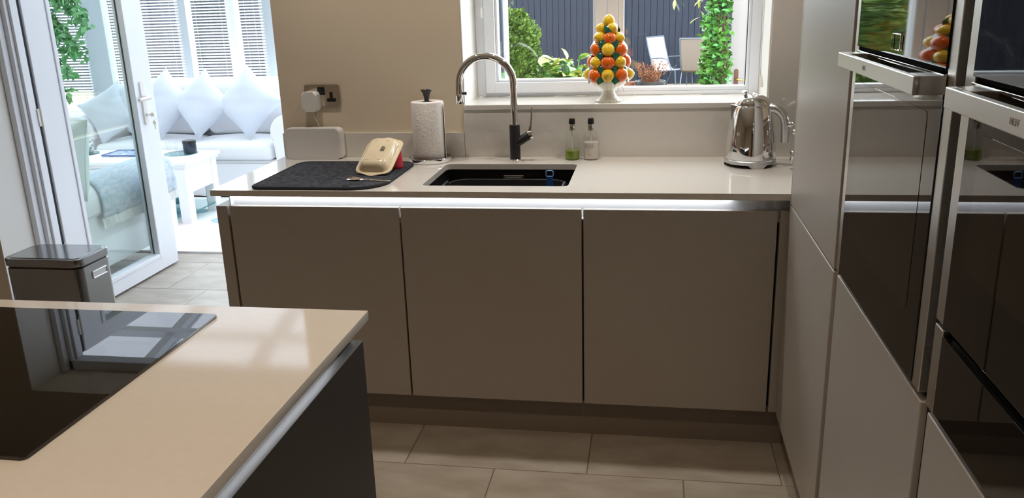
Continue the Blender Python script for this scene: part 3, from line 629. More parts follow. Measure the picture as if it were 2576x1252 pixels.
# ------------------------------------------------------------------ drying mat, dish, cup, spoon
def mat_outline(g):
    P = []
    for cx_, cy_, r, a0 in ((-0.062 - 0.11, -0.006 + 0.11, 0.11, -90), (-0.062 - 0.05, 0.438 - 0.05, 0.05, 0), (-0.510 + 0.05, 0.438 - 0.05, 0.05, 90), (-0.510 + 0.035, -0.006 + 0.035, 0.035, 180)):
        for k in range(9): a = R(a0 + 90 * k / 8); P.append((cx_ + (r + g) * math.cos(a), cy_ + (r + g) * math.sin(a)))
    return P
t = thing('drying_mat', 'charcoal microfibre drying mat on the worktop', 'drying mat', (-0.285, 0.21, ZW))
part('pad', MB().prism(mat_outline(0), ZW, ZW + 0.009, 'z', 0.003), 'mat', t)
part('binding', MB().tube([(x, y, ZW + 0.0055) for x, y in mat_outline(0.001)], 0.0055, 8, closed=True), 'mat_edge', t)
part('seam', MB().tube([(-0.285, 0.02, ZW + 0.0088), (-0.285, 0.42, ZW + 0.0088)], 0.0012, 6), 'mat_edge', t)
part('label_tab', MB().box(-0.195, -0.168, 0.010, 0.022, ZW + 0.0085, ZW + 0.0100), 'black', t)

DY, DT = R(-6), R(30)
P0 = Vector((-0.149, 0.186, 0.8905)); ex = Vector((math.cos(DY), math.sin(DY), 0)); ey = Vector((-math.sin(DY) * math.cos(DT), math.cos(DY) * math.cos(DT), math.sin(DT))); ez = ex.cross(ey); P0 = P0 - ey * 0.010
TM = Matrix(((ex.x, ey.x, ez.x, P0.x), (ex.y, ey.y, ez.y, P0.y), (ex.z, ey.z, ez.z, P0.z), (0, 0, 0, 1)))
t = thing('enamel_dish', 'cream enamel baking dish propped upside down on the drying mat', 'baking dish', (0, 0, 0)); t.matrix_world = TM
def dish_outline(s, n=7):
    pts = []
    for x, y in rrect(-0.064 * s, 0.064 * s, 0.012 + (1 - s) * 0.09, 0.192 - (1 - s) * 0.09, 0.026, n): pts.append((x, y))
    return pts
def lobed():
    out = []
    for x, y in rrect(-0.068, 0.068, 0.010, 0.194, 0.028, 7): out.append((x, y))
    res = []
    for i, (x, y) in enumerate(out):
        res.append((x, y)); x2, y2 = out[(i + 1) % len(out)]
        if abs(y - y2) < 1e-6 and abs(x - x2) > 0.05:
            sgn = -1 if y < 0.1 else 1
            for k in range(1, 12):
                f = k / 12; xx = x + (x2 - x) * f; res.append((xx, y + sgn * 0.012 * max(0.0, math.sin(math.pi * f)) ** 1.5))
    return res
part('rim', MB().prism(lobed(), 0.0, 0.0035, 'z', 0.0012), 'cream', t, local=True)
b = MB(); rings = []
for ins, z in ((0.006, 0.003), (0.009, 0.012), (0.014, 0.024), (0.020, 0.030), (0.028, 0.0325)):
    rings.append([(x, y, z) for x, y in rrect(-0.064 + ins, 0.064 - ins, 0.014 + ins, 0.190 - ins, 0.024, 6)])
L = len(rings[0]); vsq = [p for r_ in rings for p in r_]; fs = [(q * L + i, q * L + (i + 1) % L, (q + 1) * L + (i + 1) % L, (q + 1) * L + i) for q in range(len(rings) - 1) for i in range(L)]
fs += [tuple(range((len(rings) - 1) * L, len(rings) * L)), tuple(range(L))[::-1]]
bd = part('base', b.raw(vsq, fs), 'cream', t, local=True, smooth=60)
for x, sx in ((-0.022, -1), (0.022, 1)):
    for y, sy in ((0.052, -1), (0.152, 1)):
        part('foot_ridge', MB().box(x - 0.008, x + 0.008, y - 0.0012, y + 0.0012, 0.032, 0.0336, 0.0005).box(x + sx * 0.008 - 0.0012, x + sx * 0.008 + 0.0012, y - max(0, sy) * 0.008 - 0.0012, y + max(0, -sy) * 0.008 + 0.0012, 0.032, 0.0336, 0.0005), 'cream', t, local=True)
b = MB(); random.seed(3); x = 0.010
for i in range(13):
    wb = random.choice((0.0004, 0.0006, 0.001)); b.box(x, x + wb, 0.096, 0.117, 0.0325, 0.0328); x += wb + random.choice((0.0004, 0.0006))
part('barcode', b, 'black', t, local=True)
b = MB()
for i, wl in enumerate((0.012, 0.010)): b.box(0.010, 0.010 + wl, 0.119 + i * 0.003, 0.1205 + i * 0.003, 0.0325, 0.0328)
part('barcode_digits', b, 'black', t, local=True)
solo('red_cup', MB().lathe([(0.0001, 0), (0.033, 0), (0.034, 0.003), (0.028, 0.062), (0.025, 0.066), (0.0001, 0.066)], (-0.108, 0.322, ZW + 0.0095), 28), 'red', 'red plastic cup upside down behind the cream dish', 'cup')
t = thing('spoon', 'steel spoon lying on the drying mat below the dish', 'spoon', (-0.14, 0.1, ZW + 0.0095))
b = MB(); n = 14; ringp = []
for i, (u, wd_, dz) in enumerate(((-0.212, 0.001, 0.004), (-0.208, 0.008, 0.007), (-0.200, 0.014, 0.011), (-0.190, 0.0165, 0.013), (-0.178, 0.015, 0.012), (-0.166, 0.010, 0.010), (-0.155, 0.0045, 0.008), (-0.14, 0.0035, 0.0075), (-0.11, 0.0045, 0.005), (-0.075, 0.006, 0.003), (-0.055, 0.006, 0.002), (-0.05, 0.002, 0.002))):
    yy = 0.108 - 0.10 * (u + 0.212) * 1.1
    ringp.append([(u, yy - wd_, ZW + 0.0095 + dz * 0.35), (u, yy, ZW + 0.0095 + dz), (u, yy + wd_, ZW + 0.0095 + dz * 0.35), (u, yy, ZW + 0.0098 + max(0, dz - 0.002) * 0.9 - 0.0003)])
vsq = [p for r_ in ringp for p in r_]; fs = [(q * 4 + i, q * 4 + (i + 1) % 4, q * 4 + 4 + (i + 1) % 4, q * 4 + 4 + i) for q in range(len(ringp) - 1) for i in range(4)]
part('body', b.raw(vsq, fs), 'chrome', t, smooth=80)

# ------------------------------------------------------------------ soap bottles
def bottle(x, y, liquid, h, label):
    t = thing('soap_bottle', label, 'bottle', (x, y, ZW), group='pump bottles behind the sink')
    body = [(0.0001, 0), (0.025, 0), (0.0280, 0.003), (0.0282, 0.078), (0.0275, 0.088), (0.024, 0.098), (0.017, 0.106), (0.0115, 0.110), (0.0110, 0.114)]
    part('glass_body', MB().lathe(body, (x, y, ZW + 0.0002), 36), 'bottle', t)
    prof = [(0.0001, 0.003), (0.0245, 0.003), (0.0268, 0.006), (0.0270, min(h, 0.078))]
    if h > 0.078: prof.append((0.0262, h))
    part('liquid', MB().lathe(prof + [(0.0001, h)], (x, y, ZW), 36), liquid, t)
    part('dip_tube', MB().tube([(x, y, ZW + h - 0.004), (x, y, ZW + 0.112)], 0.0024, 8), 'white_plastic', t)
    part('collar', MB().lathe([(0.0118, 0), (0.0118, 0.021), (0.0105, 0.023), (0.0001, 0.023)], (x, y, ZW + 0.109), 28), 'chrome', t)
    part('pump_cap', MB().lathe([(0.0001, 0), (0.0120, 0), (0.0122, 0.002), (0.0112, 0.018), (0.0098, 0.0205), (0.0001, 0.0205)], (x, y, ZW + 0.1325), 28), 'black', t)
    return t
bottle(0.520, 0.538, 'green_soap', 0.034, 'glass pump bottle a third full of green soap')
t = bottle(0.590, 0.540, 'white_soap', 0.066, 'glass pump bottle filled with white lotion')
FRONT = Matrix(((1, 0, 0, 0), (0, 0, -1, 0), (0, 1, 0, 0), (0, 0, 0, 1)))
for body, s, z, xs in (('MOLTON', 0.0075, 0.0565, 1.0), ('BROWN', 0.0075, 0.0490, 1.15), ('LONDON', 0.0024, 0.0435, 1.3), ('hand lotion', 0.0024, 0.022, 1.5), ('300 ml', 0.0022, 0.0185, 1.5)):
    text('lettering', body, s, Matrix.Translation((0.590 - 0.004, 0.540 - 0.0288, ZW + z)) @ FRONT, 'print', t, 0.00015, xs=xs)

# ------------------------------------------------------------------ kettle
kx, ky = 1.156, 0.440
t = thing('kettle', 'polished chrome electric kettle at the right of the window', 'kettle', (kx, ky, ZW))
b = MB(); N = 72; prof_o = 0.0885
vs_, fs_ = [], []
for k in range(N):
    a = 2 * math.pi * k / N; c = math.cos(3 * (a + R(78))); cut = 0.0 if c > 0.72 else min(1, (0.72 - c) / 0.22) * 0.011
    for r, z in ((0.080, 0.0 + cut), (0.0882, 0.0 + cut), (0.0882, 0.022), (0.085, 0.0255)): vs_.append((kx + r * math.cos(a), ky + r * math.sin(a), ZW + 0.0005 + z))
for k in range(N):
    j = (k + 1) % N
    for q in range(3): fs_.append((k * 4 + q, j * 4 + q, j * 4 + q + 1, k * 4 + q + 1))
    fs_.append((k * 4, k * 4 + 3, j * 4 + 3, j * 4))
part('power_base', b.raw(vs_, fs_), 'satin', t)
bodyp = [(0.0001, 0.024), (0.083, 0.024), (0.0865, 0.027), (0.0862, 0.045), (0.0845, 0.075), (0.0810, 0.110), (0.0755, 0.145), (0.0690, 0.175), (0.0620, 0.200), (0.0585, 0.209), (0.0560, 0.2105), (0.0001, 0.2105)]
body = part('body', MB().lathe(bodyp, (kx, ky, ZW), 64), 'chrome', t, smooth=50)
part('lid', MB().lathe([(0.0001, 0.2), (0.0585, 0.2105), (0.0590, 0.214), (0.054, 0.226), (0.044, 0.236), (0.030, 0.2425), (0.014, 0.2455), (0.0001, 0.246)], (kx, ky, ZW), 56), 'chrome', t, smooth=60)
part('lid_band', MB().tube([(kx + math.cos(R(-60)) * q * 0.0595, ky + math.sin(R(-60)) * q * 0.0595, ZW + 0.2465 - 0.035 * q ** 2.3) for q in (0.0, 0.3, 0.55, 0.75, 0.88, 1.0)], 0.0045, 10), 'chrome', t)
part('lid_knob', MB().tube([(kx - 0.026, ky - 0.014, ZW + 0.240), (kx - 0.030, ky - 0.016, ZW + 0.250), (kx - 0.033, ky - 0.018, ZW + 0.258)], [0.006, 0.0085, 0.008], 16), 'chrome', t)
part('spout', MB().raw([(kx - 0.046, ky - 0.030, ZW + 0.209), (kx - 0.046, ky + 0.030, ZW + 0.209), (kx - 0.074, ky - 0.006, ZW + 0.210), (kx - 0.074, ky + 0.006, ZW + 0.210), (kx - 0.071, ky - 0.016, ZW + 0.160), (kx - 0.071, ky + 0.016, ZW + 0.160)],
    [(0, 2, 3, 1), (0, 4, 2), (2, 4, 5, 3), (3, 5, 1), (0, 1, 5, 4)]), 'chrome', t)
hd = [(0.050, 0.196), (0.062, 0.199), (0.078, 0.197), (0.093, 0.188), (0.105, 0.172), (0.111, 0.152), (0.1125, 0.125), (0.1125, 0.082)]
HA = R(-14)
part('handle', MB().tube([(kx + u * math.cos(HA), ky + u * math.sin(HA), ZW + z) for u, z in hd], [0.0165, 0.0165, 0.016, 0.016, 0.0155, 0.015, 0.0145, 0.013], 20), 'satin', t)
part('water_gauge', MB().box(-0.006, 0.006, -0.002, 0.003, 0.06, 0.165, 0.002).xf(Matrix.Translation((kx, ky, ZW)) @ Matrix.Rotation(HA - R(0), 4, 'Z') @ Matrix.Translation((0.0815, 0, 0)) @ Matrix.Rotation(R(-8), 4, 'Y')), 'black', t)
part('switch_knob', MB().ball((kx + 0.088 * math.cos(HA - 0.25), ky + 0.088 * math.sin(HA - 0.25), ZW + 0.046), 0.0065), 'chrome', t)
for ch, ang in (('S', -152), ('M', -128), ('E', -104), ('G', -78)):
    a = R(ang); r = 0.0800
    mt = Matrix.Translation((kx + r * math.cos(a), ky + r * math.sin(a), ZW + 0.117)) @ Matrix.Rotation(a + R(90), 4, 'Z') @ Matrix.Rotation(R(90 - 9), 4, 'X')
    text('letter', ch, 0.017, mt, 'chrome', body, 0.0012)

# ------------------------------------------------------------------ toaster half hidden by the tall cabinet
t = thing('toaster', 'chrome toaster half hidden behind the tall cabinet', 'toaster', (1.46, 0.36, ZW))
part('body', MB().rbox(1.300, 1.62, 0.255, 0.455, ZW + 0.014, ZW + 0.195, 0.045, 0.03, 8, 5), 'chrome', t)
part('skirt', MB().rbox(1.296, 1.624, 0.251, 0.459, ZW + 0.008, ZW + 0.020, 0.048, 0.003, 8), 'satin', t)
for x in (1.34, 1.58):
    for y in (0.29, 0.42): part('foot', MB().lathe([(0.0001, 0), (0.012, 0), (0.012, 0.009), (0.0001, 0.009)], (x, y, ZW), 14), 'black', t)
lv = part('lever_arm', MB().tube([(1.305, 0.40, 1.022), (1.284, 0.40, 1.023)], 0.0032, 10), 'chrome', t)
part('lever_ball', MB().ball((1.279, 0.40, 1.023), 0.0105), 'chrome', lv)
b2 = part('second_arm', MB().tube([(1.305, 0.36, 1.003), (1.290, 0.36, 1.003)], 0.003, 10), 'chrome', t)
part('second_ball', MB().ball((1.2885, 0.36, 1.003), 0.010), 'chrome', b2)
part('dial', MB().tube([(1.303, 0.355, 0.925), (1.287, 0.355, 0.925), (1.279, 0.355, 0.925), (1.277, 0.355, 0.925)], [0.022, 0.022, 0.020, 0.016], 24), 'chrome', t)
for y in (0.315, 0.395): part('slot', MB().box(1.36, 1.56, y - 0.014, y + 0.014, ZW + 0.1945, ZW + 0.1962), 'black', t)

# ------------------------------------------------------------------ ceramic fruit tower
fx, fy, fz = 0.649, 0.662, 1.077
t = thing('fruit_tower', 'glazed ceramic tower of lemons and oranges on a white pedestal bowl', 'ornament', (fx, fy, fz))
part('pedestal_bowl', MB().lathe([(0.0001, 0), (0.051, 0), (0.052, 0.004), (0.045, 0.009), (0.032, 0.018), (0.024, 0.032), (0.022, 0.042), (0.030, 0.047), (0.052, 0.056), (0.064, 0.068), (0.069, 0.076), (0.069, 0.079), (0.064, 0.079), (0.0001, 0.074)], (fx, fy, fz), 96, None, 24, 0.018), 'porcelain', t)
def lemon_mesh():
    p = [(0.0001, -0.031), (0.004, -0.0295), (0.010, -0.025), (0.018, -0.017), (0.0228, -0.006), (0.0235, 0.003), (0.0205, 0.014), (0.0135, 0.0225), (0.0070, 0.0265), (0.0040, 0.0285), (0.0001, 0.0295)]
    me = MB().lathe(p, (0, 0, 0), 24).mesh('lemon', 60); me.materials.append(M['lemon']); return me
def orange_mesh():
    b = MB().ball((0, 0, 0), (0.0265, 0.0265, 0.0250), 28, 16)
    me = b.mesh('orange', 60); me.materials.append(M['orange']); return me
lem, ora = lemon_mesh(), orange_mesh()
navel = MB().lathe([(0.0001, 0.0262), (0.0022, 0.0258), (0.003, 0.0245), (0.0001, 0.024)], (0, 0, 0), 8).mesh('stalk_end'); navel.materials.append(M['leafglaze'])
random.seed(11)
def put(kind, ang, Rr, z, s=1.0, tilt=0):
    x, y = fx + Rr * math.cos(R(ang)), fy + Rr * math.sin(R(ang))
    dirv = Vector((math.cos(R(ang)), math.sin(R(ang)), random.uniform(-0.25, 0.35))).normalized() if not tilt else Vector((0, 0, 1))
    q = dirv.to_track_quat('Z', 'Y').to_euler()
    if kind == 'l': return inst('lemon', lem, t, (x, y, fz + z), q, (s, s, s))
    o = inst('orange', ora, t, (x, y, fz + z), q, (s, s, s))
    nv = bpy.data.objects.new('stalk_end', navel); COL.objects.link(nv); nv.parent = o; return o
for row, (cnt, Rr, z, first, s) in enumerate(((8, 0.066, 0.101, 'l', 1.0), (8, 0.0565, 0.147, 'o', 1.0), (6, 0.050, 0.192, 'l', 0.98), (6, 0.036, 0.234, 'o', 0.90), (3, 0.0235, 0.268, 'l', 0.86))):
    for k in range(cnt):
        kind = first if (k % 2 == 0 or row == 4) else ('o' if first == 'l' else 'l')
        if row == 3 and k % 2 == 1: kind = 'l'
        off = {3: 8, 4: 32}.get(row, 0)
        put(kind, -90 + off + k * 360 / cnt, Rr, z + random.uniform(-0.002, 0.002), s * random.uniform(1.02, 1.10))
put('l', 0, 0.0, 0.292, 0.95, 1)
part('core', MB().lathe([(0.0001, 0.078), (0.055, 0.078), (0.046, 0.13), (0.034, 0.19), (0.016, 0.25), (0.0001, 0.27)], (fx, fy, fz), 20), 'leafglaze', t)
lf = MB().raw([(0, -0.014, 0), (-0.011, -0.004, 0.002), (-0.0085, 0.008, 0.001), (0, 0.018, -0.004), (0.0085, 0.008, 0.001), (0.011, -0.004, 0.002), (0, 0, 0.006), (0, -0.002, -0.004)],
    [(0, 1, 6), (1, 2, 6), (2, 3, 6), (3, 4, 6), (4, 5, 6), (5, 0, 6), (1, 0, 7), (2, 1, 7), (3, 2, 7), (4, 3, 7), (5, 4, 7), (0, 5, 7)]).mesh('leaf'); lf.materials.append(M['leafglaze'])
for cnt, Rr, z, off in ((8, 0.073, 0.088, 22), (8, 0.067, 0.124, 22), (6, 0.061, 0.170, 30), (6, 0.052, 0.213, 30), (3, 0.036, 0.262, 2)):
    for k in range(cnt):
        a = -90 + off + k * 360 / cnt; n = Vector((math.cos(R(a)), math.sin(R(a)), 0.3)).normalized()
        q = n.to_track_quat('Z', 'Y').to_matrix() @ Matrix.Rotation(random.uniform(-0.7, 0.7), 3, 'Z')
        inst('leaf', lf, t, (fx + Rr * math.cos(R(a)), fy + Rr * math.sin(R(a)), fz + z), q.to_euler(), (1.55, 1.55, 1.55))

# blind cords at the window reveal
t = thing('blind_cord_weight', 'white cord weight hanging at the right of the kitchen window', 'blind cord', (1.214, 0.70, 1.10))
part('weight', MB().tube([(1.2085, 0.70, 1.163), (1.2105, 0.70, 1.158), (1.213, 0.70, 1.12), (1.2135, 0.70, 1.118)], [0.003, 0.0055, 0.0068, 0.005], 4), 'white_plastic', t)
part('cord', MB().tube([(1.203, 0.70, 2.0), (1.201, 0.70, 1.6), (1.2045, 0.70, 1.3), (1.2085, 0.70, 1.16)], 0.0012, 6).tube([(1.209, 0.70, 2.0), (1.210, 0.70, 1.5), (1.207, 0.70, 1.25), (1.2085, 0.70, 1.16)], 0.0012, 6), 'cord', t)
t = thing('blind_cord_toggle', 'white toggle on the blind cord at the left of the kitchen window', 'blind cord', (0.150, 0.755, 1.39))
part('toggle', MB().tube([(0.150, 0.757, 1.432), (0.150, 0.757, 1.428), (0.149, 0.757, 1.394), (0.149, 0.757, 1.392)], [0.002, 0.0035, 0.0048, 0.003], 8), 'white_plastic', t)
part('cord', MB().tube([(0.1497, 0.757, 1.43), (0.149, 0.757, 2.18)], 0.0011, 6), 'cord', t)

# ------------------------------------------------------------------ pedal bin
BZ, bx0, bx1, by0, by1 = 0.545, -1.700, -1.365, 0.205, 0.415
t = thing('waste_bin', 'brushed steel rectangular waste bin near the sun room doorway', 'bin', ((bx0 + bx1) / 2, (by0 + by1) / 2, 0.0))
part('body', MB().rbox(bx0 + 0.004, bx1 - 0.004, by0 + 0.004, by1 - 0.004, 0.012, BZ - 0.042, 0.030, 0.002, 7), 'bin_steel', t)
part('plinth_ring', MB().rbox(bx0 + 0.008, bx1 - 0.008, by0 + 0.008, by1 - 0.008, 0.0, 0.012, 0.028), 'black', t)
part('collar', MB().rbox(bx0 + 0.008, bx1 - 0.008, by0 + 0.008, by1 - 0.008, BZ - 0.042, BZ - 0.033, 0.028, 0, 7), 'black', t)
ld = part('lid', MB().rbox(bx0, bx1, by0, by1, BZ - 0.033, BZ - 0.002, 0.033, 0.004, 7, 3), 'bin_steel', t)
part('lid_inlay', MB().rbox(bx0 + 0.016, bx1 - 0.016, by0 + 0.016, by1 - 0.016, BZ - 0.004, BZ, 0.022, 0.0012, 7), 'bin_lid', ld)
part('side_handle', MB().tube([(bx1 - 0.0035, y, z) for y, z in rrect(by0 + 0.075, by0 + 0.165, BZ - 0.100, BZ - 0.074, 0.006, 3)], 0.0035, 8, closed=True), 'satin', t)
part('handle_recess', MB().box(bx1 - 0.006, bx1 - 0.0032, by0 + 0.077, by0 + 0.163, BZ - 0.099, BZ - 0.076), 'alu', t)
part('pedal', MB().box(bx0 + 0.10, bx1 - 0.10, by0 - 0.03, by0 + 0.004, 0.012, 0.020, 0.003), 'satin', t)

# ------------------------------------------------------------------ sun room furniture
def pillow_mb(s, h, n=14, pinch=0.10, wob=0.0, seed=0):
    rnd = random.Random(seed); ph = [rnd.uniform(0, 6) for _ in range(4)]
    b = MB(); vs, fs = [], []
    for side in (1, -1):
        for i in range(n + 1):
            for j in range(n + 1):
                u, v = -1 + 2 * i / n, -1 + 2 * j / n
                x = u * s * (1 - pinch * (1 - v * v)); y = v * s * (1 - pinch * (1 - u * u))
                th = h * (max(0, (1 - u ** 4) * (1 - v ** 4))) ** 0.55
                th *= 1 + wob * (math.sin(5 * u + ph[0]) * math.cos(4 * v + ph[1]) + 0.5 * math.sin(9 * (u + v) + ph[2]))
                vs.append((x, y, side * th))
    m = (n + 1) ** 2
    for q in (0, m):
        for i in range(n):
            for j in range(n):
                a = q + i * (n + 1) + j; f = (a, a + n + 1, a + n + 2, a + 1); fs.append(f if q == 0 else f[::-1])
    b.raw(vs, fs); bmesh.ops.remove_doubles(b.bm, verts=b.bm.verts, dist=1e-5); return b
def soft_box(x0, x1, y0, y1, z0, z1, r, crown=0.0, n=10):
    b = MB().box(x0, x1, y0, y1, z0, z1, r, 4); b.flat = False
    if crown:
        cx_, cy_ = (x0 + x1) / 2, (y0 + y1) / 2
        bmesh.ops.subdivide_edges(b.bm, edges=[e for e in b.bm.edges if e.calc_length() > 0.15], cuts=5, use_grid_fill=True)
        for v in b.bm.verts:
            u, w_ = (v.co.x - cx_) / (x1 - x0) * 2, (v.co.y - cy_) / (y1 - y0) * 2
            if v.co.z > (z0 + z1) / 2: v.co.z += crown * max(0, 1 - u * u) * max(0, 1 - w_ * w_)
    return b
def rolled_arm(x0, x1, y0, y1, z0, ztop, n=14):
    w_ = (x1 - x0) / 2; cxx = (x0 + x1) / 2; cz = ztop - w_ * 1.05
    prof = [(x0 + 0.03, z0), (x0 + 0.03, cz - w_ * 0.55)] + [(cxx - w_ * math.cos(a) * 1.06, cz + w_ * 1.05 * math.sin(a)) for a in [R(-20 + 220 * k / n) for k in range(n + 1)]] + [(x1 - 0.03, cz - w_ * 0.55), (x1 - 0.03, z0)]
    b = MB().prism(prof[::-1], y0, y1, 'y', 0.012, 2); b.flat = False; return b
SX0, SX1 = -3.86, -1.82
t = thing('white_sofa', 'white slip-covered sofa below the sun room windows', 'sofa', (-2.84, 3.85, 0.0))
part('base', soft_box(SX0 + 0.10, SX1 - 0.10, 3.545, 4.17, 0.02, 0.30, 0.02), 'linen', t)
for a, c in ((-3.605, -2.848), (-2.842, -2.085)): part('seat_cushion', soft_box(a, c, 3.50, 4.02, 0.30, 0.43, 0.045, 0.035), 'linen', t)
part('backrest', soft_box(SX0 + 0.05, SX1 - 0.05, 4.05, 4.20, 0.25, 0.82, 0.05), 'linen', t)
for a, c in ((-3.60, -2.85), (-2.84, -2.09)):
    b = soft_box(a, c, 3.90, 4.10, 0.44, 0.90, 0.075); part('back_cushion', b, 'linen', t)
part('armrest', rolled_arm(SX0, -3.60, 3.50, 4.16, 0.02, 0.655), 'linen', t)
part('armrest', rolled_arm(-2.08, SX1, 3.50, 4.16, 0.02, 0.655), 'linen', t)
b = MB(); nn = 40
for side, yy in ((0, 3.538),):
    vs_ = []
    for k in range(nn + 1):
        x = SX0 + 0.11 + (SX1 - SX0 - 0.22) * k / nn
        for z, a in ((0.27, 0.002), (0.15, 0.006), (0.012, 0.012)): vs_.append((x, yy - a * (1 + math.sin(k * 1.7)), z))
    fs_ = [(k * 3 + q, k * 3 + 3 + q, k * 3 + 4 + q, k * 3 + 1 + q) for k in range(nn) for q in range(2)]; b.raw(vs_, fs_)
part('valance', b, 'linen', t)
cm = [(-3.045, 0.705, 3.78, 0.205, 45, 'plump pale grey-blue cushion second from the open door edge on the sofa'),
      (-2.715, 0.695, 3.76, 0.205, 41, 'pale grey-blue cushion in the middle of the sofa, above the dark candle'),
      (-2.335, 0.700, 3.78, 0.215, 48, 'pale grey-blue cushion at the right end of the sofa'),
      (-3.330, 0.690, 3.80, 0.195, 43, 'pale cushion partly hidden by the door edge with the handle'),
      (-3.520, 0.640, 3.72, 0.190, 30, 'pale cushion seen through the door glass on the left sofa arm')]
for i, (x, z, y, s, rot, lb) in enumerate(cm):
    o = solo('scatter_cushion', pillow_mb(s, 0.085, 16, 0.10, 0.05, i), 'cushion', lb, 'cushion', 'cushions on the white sofa', smooth=60)
    o.rotation_euler = (Matrix.Rotation(R(-6 + 5 * i), 3, 'Z') @ Matrix.Rotation(R(72), 3, 'X') @ Matrix.Rotation(R(rot), 3, 'Z')).to_euler(); o.location = (x, y, z)
# coffee table
t = thing('coffee_table', 'white painted coffee table with low glass shelf', 'table', (-2.85, 2.9, 0.0))
tx0, tx1, ty0, ty1 = -3.45, -2.325, 2.66, 3.15
part('tabletop', MB().box(tx0, tx1, ty0, ty1, 0.425, 0.45, 0.006).box(tx0 + 0.012, tx1 - 0.012, ty0 + 0.012, ty1 - 0.012, 0.405, 0.425, 0.006), 'white_wood', t)
for x in (tx0 + 0.025, tx1 - 0.105):
    for y in (ty0 + 0.022, ty1 - 0.102): part('leg', MB().box(x, x + 0.08, y, y + 0.08, 0.0, 0.406, 0.012, 2), 'white_wood', t)
part('end_apron', MB().box(tx1 - 0.050, tx1 - 0.034, ty0 + 0.10, ty1 - 0.10, 0.235, 0.405).box(tx1 - 0.040, tx1 - 0.024, ty0 + 0.022, ty1 - 0.10, 0.225, 0.245, 0.003), 'white_wood', t)
part('end_apron', MB().box(tx0 + 0.034, tx0 + 0.050, ty0 + 0.10, ty1 - 0.10, 0.235, 0.405), 'white_wood', t)
part('back_apron', MB().box(tx0 + 0.10, tx1 - 0.10, ty1 - 0.050, ty1 - 0.034, 0.235, 0.405), 'white_wood', t)
arch = [(tx0 + 0.10, 0.405), (tx0 + 0.10, 0.20)] + [(tx0 + 0.10 + (tx1 - tx0 - 0.2) * k / 16, 0.20 + 0.045 * min(1, math.sin(math.pi * k / 16) * 2.2)) for k in range(1, 16)] + [(tx1 - 0.10, 0.20), (tx1 - 0.10, 0.405)]
fa = part('front_apron', MB().prism(arch, ty0 + 0.034, ty0 + 0.050, 'y'), 'white_wood', t)
for x in (tx0 + 0.14, (tx0 + tx1) / 2 + 0.01):
    dwr = part('drawer', MB().box(x, x + 0.40, ty0 + 0.026, ty0 + 0.034, 0.265, 0.395, 0.003), 'white_wood', t)
    part('knob', MB().tube([(x + 0.20, ty0 + 0.026, 0.33), (x + 0.20, ty0 + 0.012, 0.33), (x + 0.20, ty0 + 0.008, 0.33)], [0.006, 0.011, 0.007], 12), 'satin', dwr)
sh = part('glass_shelf', MB().box(tx0 + 0.04, tx1 - 0.03, ty0 + 0.03, ty1 - 0.03, 0.076, 0.084), 'glass_shelf', t)
part('shelf_edge', MB().box(tx0 + 0.12, tx1 - 0.12, ty0 + 0.0285, ty0 + 0.0300, 0.076, 0.084).box(tx1 - 0.0300, tx1 - 0.0285, ty0 + 0.11, ty1 - 0.11, 0.076, 0.084), 'glass_edge', sh)
# things on the table
t = thing('candle_jar', 'dark navy candle jar on the coffee table', 'candle', (-2.475, 3.0, 0.456))
part('jar', MB().lathe([(0.0001, 0), (0.044, 0), (0.046, 0.004), (0.046, 0.072), (0.0001, 0.072)], (-2.475, 3.0, 0.4565), 28), 'wax', t)
part('lid', MB().lathe([(0.0475, 0), (0.0475, 0.016), (0.044, 0.019), (0.0001, 0.019)], (-2.475, 3.0, 0.5285), 28), 'black', t)
t = thing('glass_coaster', 'round glass plate under the dark candle jar', 'glass plate', (-2.55, 3.0, 0.4505))
part('plate', MB().lathe([(0.0001, 0), (0.115, 0), (0.115, 0.004), (0.0001, 0.004)], (-2.55, 3.0, 0.4508), 40), 'glass_shelf', t)
part('plate_edge', MB().tube([(-2.55 + 0.115 * math.cos(k * math.pi / 20), 3.0 + 0.115 * math.sin(k * math.pi / 20), 0.4528) for k in range(40)], 0.0018, 6, closed=True), 'glass_edge', t)
t = thing('glass_coaster', 'smaller round glass plate in front of the candle jar', 'glass plate', (-2.66, 2.84, 0.4505))
part('plate', MB().lathe([(0.0001, 0), (0.065, 0), (0.065, 0.004), (0.0001, 0.004)], (-2.66, 2.84, 0.4508), 40), 'glass_shelf', t)
part('plate_edge', MB().tube([(-2.66 + 0.065 * math.cos(k * math.pi / 20), 2.84 + 0.065 * math.sin(k * math.pi / 20), 0.4528) for k in range(40)], 0.0013, 6, closed=True), 'glass_edge', t)
solo('glass_tumbler', MB().lathe([(0.0001, 0.004), (0.034, 0.004), (0.042, 0.085), (0.044, 0.085), (0.037, 0.0), (0.0001, 0.0)], (-2.605, 2.985, 0.4562), 28), 'glass', 'clear glass tumbler beside the dark candle jar', 'glass')
t = thing('patterned_tray', 'blue and white patterned tray on the coffee table', 'tray', (-2.93, 2.98, 0.451))
part('panel', MB().rbox(-3.10, -2.77, 2.87, 3.09, 0.4505, 0.4575, 0.01, 0.001), 'tray_blue', t)
part('rim', MB().tube([(x, y, 0.459) for x, y in rrect(-3.10, -2.77, 2.87, 3.09, 0.012, 3)], 0.005, 8, closed=True), 'tray_rim', t)
t = thing('patterned_cup', 'dark patterned cup on a saucer at the left of the table', 'cup', (-3.29, 2.99, 0.451))
part('cup', MB().lathe([(0.0001, 0.006), (0.040, 0.006), (0.047, 0.03), (0.050, 0.085), (0.047, 0.085), (0.043, 0.03), (0.0001, 0.014)], (-3.29, 2.99, 0.4515), 28), 'cup', t)
part('saucer', MB().lathe([(0.0001, 0), (0.055, 0), (0.082, 0.007), (0.080, 0.009), (0.0001, 0.005)], (-3.29, 2.99, 0.4505), 32), 'glass_edge', t)
